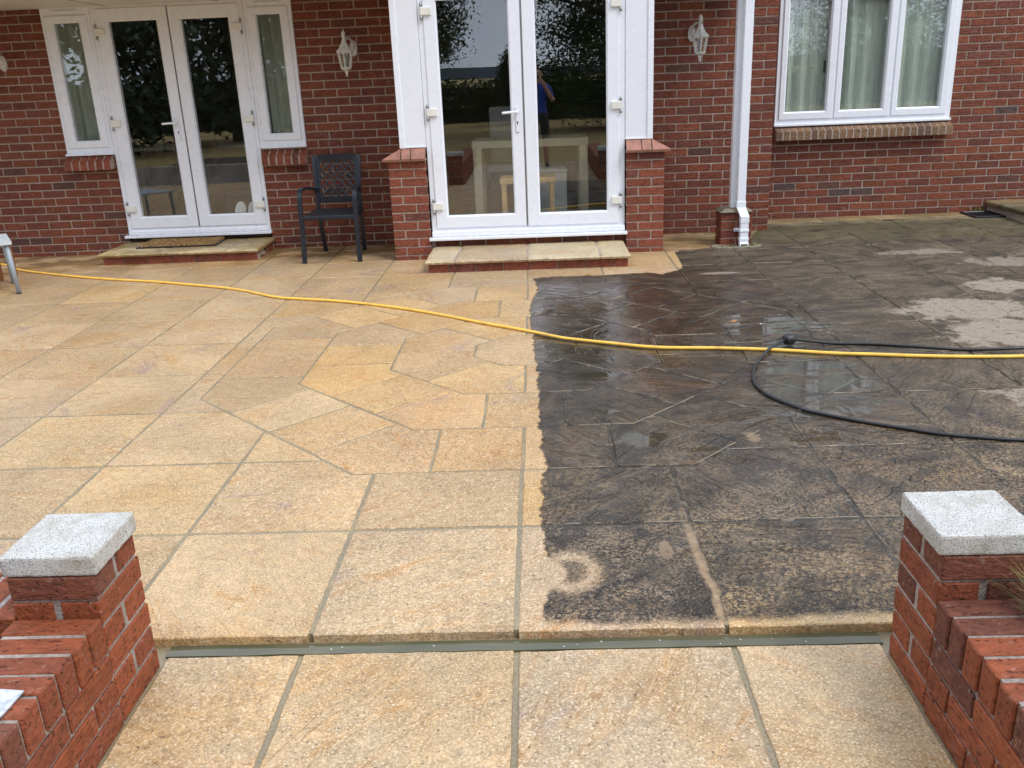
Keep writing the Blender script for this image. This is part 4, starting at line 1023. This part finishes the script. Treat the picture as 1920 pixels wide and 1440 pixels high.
# ------------------------------------------------------------------ things inside the rooms
def curtain(name, lab, x0, x1, y, z0, z1, folds, amp, mat):
    b = B(); n = int(folds*14); g = []
    for i in range(n+1):
        u = i/n; x = x0+(x1-x0)*u; ph_ = u*folds*2*math.pi
        g.append([b.bm.verts.new((x + .006*math.sin(ph_*1.7+j), y + amp*math.sin(ph_ + .5*math.sin(u*9) + .10*j)*(.55+.45*math.sin(u*5+1)) , z0+(z1-z0)*j/6)) for j in range(7)])
    for i in range(n):
        for j in range(6): b.bm.faces.new((g[i][j], g[i+1][j], g[i+1][j+1], g[i][j+1])).smooth = True
    r_ = bmesh.ops.solidify(b.bm, geom=b.bm.faces[:], thickness=.003)
    tag(obj(name, b.mesh(name), mat), lab, 'curtain')
curtain('curtain', 'grey-green curtain inside the left side window', -4.55, -4.16, 8.958, .22, 2.40, 4, .028, 'curtain')
curtain('curtain', 'grey-green curtain inside the right side window', -2.60, -2.25, 8.958, .22, 2.40, 4, .028, 'curtain')
curtain('curtain', 'pale curtain behind the left sash of the wide window', 2.50, 3.12, 9.655, .80, 2.45, 5, .030, 'curtain2')
curtain('curtain', 'pale curtain behind the middle sash of the wide window', 3.13, 3.62, 9.665, .80, 2.45, 4, .032, 'curtain2')
curtain('curtain', 'pale curtain behind the right sash of the wide window', 3.63, 4.24, 9.66, .80, 2.45, 5, .030, 'curtain2')
FZ = .186
dt = thing('dining_table', 'ivory table with square legs behind the bay doors', 'table', (-.06, 9.3, FZ))
part('table_top', B().box(-.628, .515, 9.00, 9.60, .880, .955, .004), 'ivory', dt)
for xx in (-.622, .425):
    for yy in (9.004, 9.51): part('leg', B().box(xx, xx+.085, yy, yy+.085, FZ, .880, .003), 'ivory', dt)
stl = thing('stool', 'light wooden stool in front of the ivory table', 'stool', (-.09, 8.6, FZ))
part('seat', B().box(-.348, .178, 8.48, 8.80, .590, .640, .005), 'pine', stl)
for xx in (-.335, .118):
    for yy in (8.485, 8.75): part('leg', B().box(xx, xx+.045, yy, yy+.045, FZ, .590, .003), 'pine', stl)
bxo = thing('storage_box', 'low white box on the floor behind the wooden stool', 'box', (.18, 9.2, FZ))
part('body', B().box(-.05, .30, 9.10, 9.42, FZ, .62, .006), 'cloth_white', bxo); part('lid', B().box(-.06, .31, 9.09, 9.43, .622, .65, .005), 'cloth_white', bxo)
dc = thing('dining_chair', 'pale upholstered chair behind the ivory table', 'chair', (-.3, 9.9, FZ))
part('backrest', B().box(-.50, -.06, 10.06, 10.14, .62, 1.24, .03, 3), 'cloth_white', dc); part('seat', B().box(-.51, -.05, 9.66, 10.10, .58, .66, .03, 3), 'cloth_white', dc)
for xx in (-.49, -.11):
    for yy in (9.68, 10.06): part('leg', B().box(xx, xx+.04, yy, yy+.04, FZ, .59, .003), 'darkwood', dc)
bl = thing('venetian_blind', 'slatted blind on the back wall of the room behind the bay doors', 'blind', (.6, 12.9, 1.2))
part('headrail', B().box(.0, 1.35, 12.88, 12.96, 2.26, 2.31), 'blind', bl)
sm = B().box(-.67, .67, -.022, .022, -.0012, .0012).mesh('slat'); sm.materials.append(MAT['blind'])
for k in range(28): obj('slat', sm, None, bl, (.675, 12.92, 1.14+k*.04), (R(38), 0, 0))
sp = thing('slippers', 'pair of white-soled slippers leaning on the glass of the left doors', 'slippers', (-2.93, 9.0, FZ))
for k, xx in enumerate((-3.000, -2.868)):
    b = B(); 
    pr = [(xx+.060*math.cos(t)*(1 if math.sin(t) > 0 else .85), 8.965 + (.105+.105*math.sin(t))*.30, .355+.105*math.sin(t)) for t in [2*math.pi*i/18 for i in range(18)]]
    sol = part('sole', b.poly(pr, (0, .018, 0)), 'cloth_white', sp)
tag(obj('shoe_box', B().box(-3.08, -2.78, 9.03, 9.28, FZ, .255, .006).mesh('shoe_box'), 'darkwood'), 'dark low box under the slippers inside the left doors', 'box')
kc = thing('kitchen_chair', 'dark wooden chair inside the left doors', 'chair', (-3.7, 9.9, FZ))
for xx in (-3.98, -3.56):
    for yy, h in ((9.6, .64), (10.02, 1.12)): part('leg', B().box(xx, xx+.045, yy, yy+.045, FZ, h, .004), 'darkwood', kc)
part('seat', B().box(-3.99, -3.50, 9.58, 10.08, .64, .68, .01), 'darkwood', kc)
for z in (.82, .93, 1.06): part('back_rail', B().box(-3.98, -3.52, 10.035, 10.06, z, z+.06, .006), 'darkwood', kc)
kt = thing('kitchen_table', 'table with a pale cloth further inside the left room', 'table', (-3.6, 11, FZ))
part('table_top', B().box(-4.6, -2.9, 10.4, 11.4, .90, .94, .006), 'cloth_white', kt)
for xx in (-4.55, -3.02):
    for yy in (10.45, 11.3): part('leg', B().box(xx, xx+.07, yy, yy+.07, FZ, .90), 'darkwood', kt)

# ------------------------------------------------------------------ garden behind the camera (seen in the glass)
def leaves(pts, size, seed):
    g = np.random.default_rng(seed); n = len(pts); d = g.normal(size=(n, 3)); d /= np.linalg.norm(d, axis=1)[:, None]; e = g.normal(size=(n, 3)); e -= d*(d*e).sum(1)[:, None]; e /= np.linalg.norm(e, axis=1)[:, None]
    f = np.cross(d, e); s = size*g.uniform(.6, 1.3, size=(n, 1)); q = np.stack([pts - e*s, pts - f*s*.5, pts + e*s, pts + f*s*.5], 1).reshape(-1, 3)
    me = bpy.data.meshes.new('leaves'); me.from_pydata(q.tolist(), [], [(4*i, 4*i+1, 4*i+2, 4*i+3) for i in range(n)]); return me
def tree(name, lab, x, y, h, rad, mat, n, seed, conic=False, low=.25):
    g = np.random.default_rng(seed); t = thing(name, lab, 'tree', (x, y, -.06), 'trees in the garden behind the camera')
    b = B(); top = Vector((x+g.uniform(-.3, .3), y, h*.8)); b.tube(spline([(x, y, -.1), (x+.1, y, h*.3), tuple(top)], 5), .2, 9, True, list(np.linspace(h*.035, .05, 11)))
    cl = []
    for k in range(170 if not conic else 150):
        u = g.uniform(low, 1.0); a = g.uniform(0, 6.28)
        rr_ = (rad*math.sqrt(max(.03, 1-((u-low)/(1-low)*2-.85)**2*.8))) if not conic else rad*(1.03-u)**.8
        rho = rr_*g.uniform(.35, 1.0); cl.append((x+rho*math.cos(a), y+rho*math.sin(a), h*u))
        if k % 3 == 0: b.tube([(x, y, h*u*.75), ((x+cl[-1][0])/2, (y+cl[-1][1])/2, h*u*.9), cl[-1]], .05, 6, True, [h*.012, .05, .02])
    part('trunk', b, 'bark', t)
    cl = np.array(cl); idx = g.integers(0, len(cl), n); s = rad*.15
    pts = cl[idx] + g.normal(size=(n, 3))*np.array([s, s, s*.75])
    obj('crown', leaves(pts, .055 if not conic else .12, seed+1), mat, t)
tree('oak_tree', 'broad leafy tree left of the lawn behind the camera', -4.45, -13.0, 8.6, 2.6, 'leaf1', 90000, 1, low=.24)
tree('oak_tree', 'broad leafy tree right of the lawn behind the camera', 2.65, -11.5, 9.0, 2.7, 'leaf1', 100000, 2, low=.05)
tree('apple_tree', 'smaller leafy tree between the two broad trees behind the camera', -.5, -16.5, 2.5, .75, 'leaf1', 14000, 3, low=.15)
tree('fir_tree', 'dark conifer far to the left behind the camera', -11.5, -6.5, 10.5, 3.1, 'leaf3', 22000, 4, True, .05)
tree('fir_tree', 'dark conifer nearest the left end of the patio', -15.5, -1.0, 11.0, 3.3, 'leaf3', 22000, 5, True, .05)
tree('fir_tree', 'dark conifer between the other two conifers', -9.2, -11.0, 9.5, 2.8, 'leaf3', 20000, 6, True, .05)
tree('birch_tree', 'tall loose tree at the right end of the garden behind the camera', 14.2, -20.5, 9.5, 3.6, 'leaf1', 60000, 8, low=.08)
hd = thing('hedge', 'clipped dark green hedge along the end of the lawn behind the camera', 'hedge', (0, -19, 0))
g = np.random.default_rng(9); n = 30000; pts = np.stack([g.uniform(-26, 26, n), -19 + g.normal(size=n)*.35, g.uniform(-.05, 1.42, n)*(1+.1*np.sin(np.arange(n)))], 1)
obj('foliage', leaves(pts, .10, 10), 'leaf2', hd); part('stem', B().box(-26, 26, -19.12, -18.88, -.1, 1.2), 'bark', hd)
hb = B(); N = 60; t_, b_ = [], []
for k in range(N+1):
    x = -800+1600*k/N; t_.append((x, -900, 9 + 9*mnoise.noise(Vector((x*.004, 1, 2))) + 3*mnoise.noise(Vector((x*.02, 1, 5)))))
hb.poly(t_ + [(800, -900, -2), (-800, -900, -2)], (0, -200, 0)); struct(obj('hill', hb.mesh('hill'), 'hill'))

# ------------------------------------------------------------------ the person taking the picture (seen in the glass)
def person():
    J = {'pel': ((.06, -.36, .90), .150), 'bel': ((.06, -.36, 1.03), .145), 'chest': ((.06, -.37, 1.26), .165), 'neckb': ((.06, -.36, 1.42), .075), 'neck': ((.06, -.345, 1.48), .055),
         'head': ((.06, -.33, 1.58), .088), 'crown': ((.06, -.34, 1.67), .082),
         'hl': ((-.04, -.36, .86), .105), 'kl': ((-.06, -.34, .47), .062), 'al': ((-.07, -.36, .07), .042), 'tl': ((-.08, -.22, .015), .036),
         'hr': ((.16, -.36, .86), .105), 'kr': ((.18, -.34, .47), .062), 'ar': ((.19, -.36, .07), .042), 'tr': ((.20, -.22, .015), .036),
         'sl': ((-.12, -.37, 1.38), .066), 'el': ((-.20, -.27, 1.13), .046), 'wl': ((-.085, -.075, 1.43), .030), 'ml': ((-.078, -.045, 1.48), .030),
         'sr': ((.24, -.37, 1.38), .066), 'er': ((.32, -.27, 1.13), .046), 'wr': ((.16, -.075, 1.43), .030), 'mr': ((.115, -.045, 1.48), .030)}
    Ed = [('pel', 'bel'), ('bel', 'chest'), ('chest', 'neckb'), ('neckb', 'neck'), ('neck', 'head'), ('head', 'crown'), ('pel', 'hl'), ('hl', 'kl'), ('kl', 'al'), ('al', 'tl'), ('pel', 'hr'), ('hr', 'kr'), ('kr', 'ar'), ('ar', 'tr'),
          ('chest', 'sl'), ('sl', 'el'), ('el', 'wl'), ('wl', 'ml'), ('chest', 'sr'), ('sr', 'er'), ('er', 'wr'), ('wr', 'mr')]
    for sd, xx, s in (('ml', -.078, 1), ('mr', .115, -1)):
        for k in range(4):
            a, c = f'{sd}a{k}', f'{sd}b{k}'; z = 1.50+.020*k
            J[a] = ((xx+s*.012, -.030, z+.006), .010); J[c] = ((xx+s*.040, -.034, z+.010+.003*k), .008); Ed += [(sd, a), (a, c)]
        J[sd+'t'] = ((xx+s*.030, -.062, 1.50), .011); Ed.append((sd, sd+'t'))
    names = list(J); me = bpy.data.meshes.new('person'); me.from_pydata([J[k][0] for k in names], [(names.index(a), names.index(b)) for a, b in Ed], [])
    o = bpy.data.objects.new('tmp_person', me); COL.objects.link(o); md = o.modifiers.new('s', 'SKIN')
    for k, v in zip(names, me.skin_vertices[0].data): v.radius = (J[k][1], J[k][1]*(.72 if k in ('pel', 'bel', 'chest') else 1)); v.use_root = (k == 'pel')
    sb_ = o.modifiers.new('u', 'SUBSURF'); sb_.levels = 2; sb_.render_levels = 2
    dg = bpy.context.evaluated_depsgraph_get(); m2 = bpy.data.meshes.new_from_object(o.evaluated_get(dg)); bpy.data.objects.remove(o)
    for k in ('skin', 'shirt', 'shorts', 'shoe', 'hair'): m2.materials.append(MAT[k])
    for f in m2.polygons:
        c = f.center; f.use_smooth = True; i = 0
        if c.z < .085: i = 3
        elif .50 < c.z < .93: i = 2
        elif .93 <= c.z < 1.44 and c.y < -.235 and not (c.z < 1.2 and abs(c.x-.06) > .20): i = 1
        elif c.z > 1.52 and (c.y < -.36 or c.z > 1.66) and c.y < -.25: i = 4
        f.material_index = i
    m2.transform(Matrix.Translation((0, 0, -.03)))
    o = obj('person', m2, None); tag(o, 'person in a blue t-shirt and black shorts holding up a phone, reflected in the glass', 'person')
    b = B()
    for s in (-1, 1): b.lathe([(.004, -.006), (.009, 0), (.004, .006)], (.06+s*.033, -.248, 1.575-.03), 8)
    part('eye', b, 'hair', o); part('nose', B().poly([(.048, -.245, 1.515), (.072, -.245, 1.515), (.060, -.245, 1.56)], (0, .02, -.004)), 'skin', o)
    part('ear', B().lathe([(.004, -.03), (.012, 0), (.004, .03)], (-.028, -.33, 1.55), 6).lathe([(.004, -.03), (.012, 0), (.004, .03)], (.148, -.33, 1.55), 6), 'skin', o)
person()
pz = B().box(-.045, .085, -.075, -.067, 1.475, 1.545, .004); t = pz.bm
tag(obj('smartphone', pz.mesh('smartphone'), 'rubber'), 'black smartphone held up by the person', 'phone')
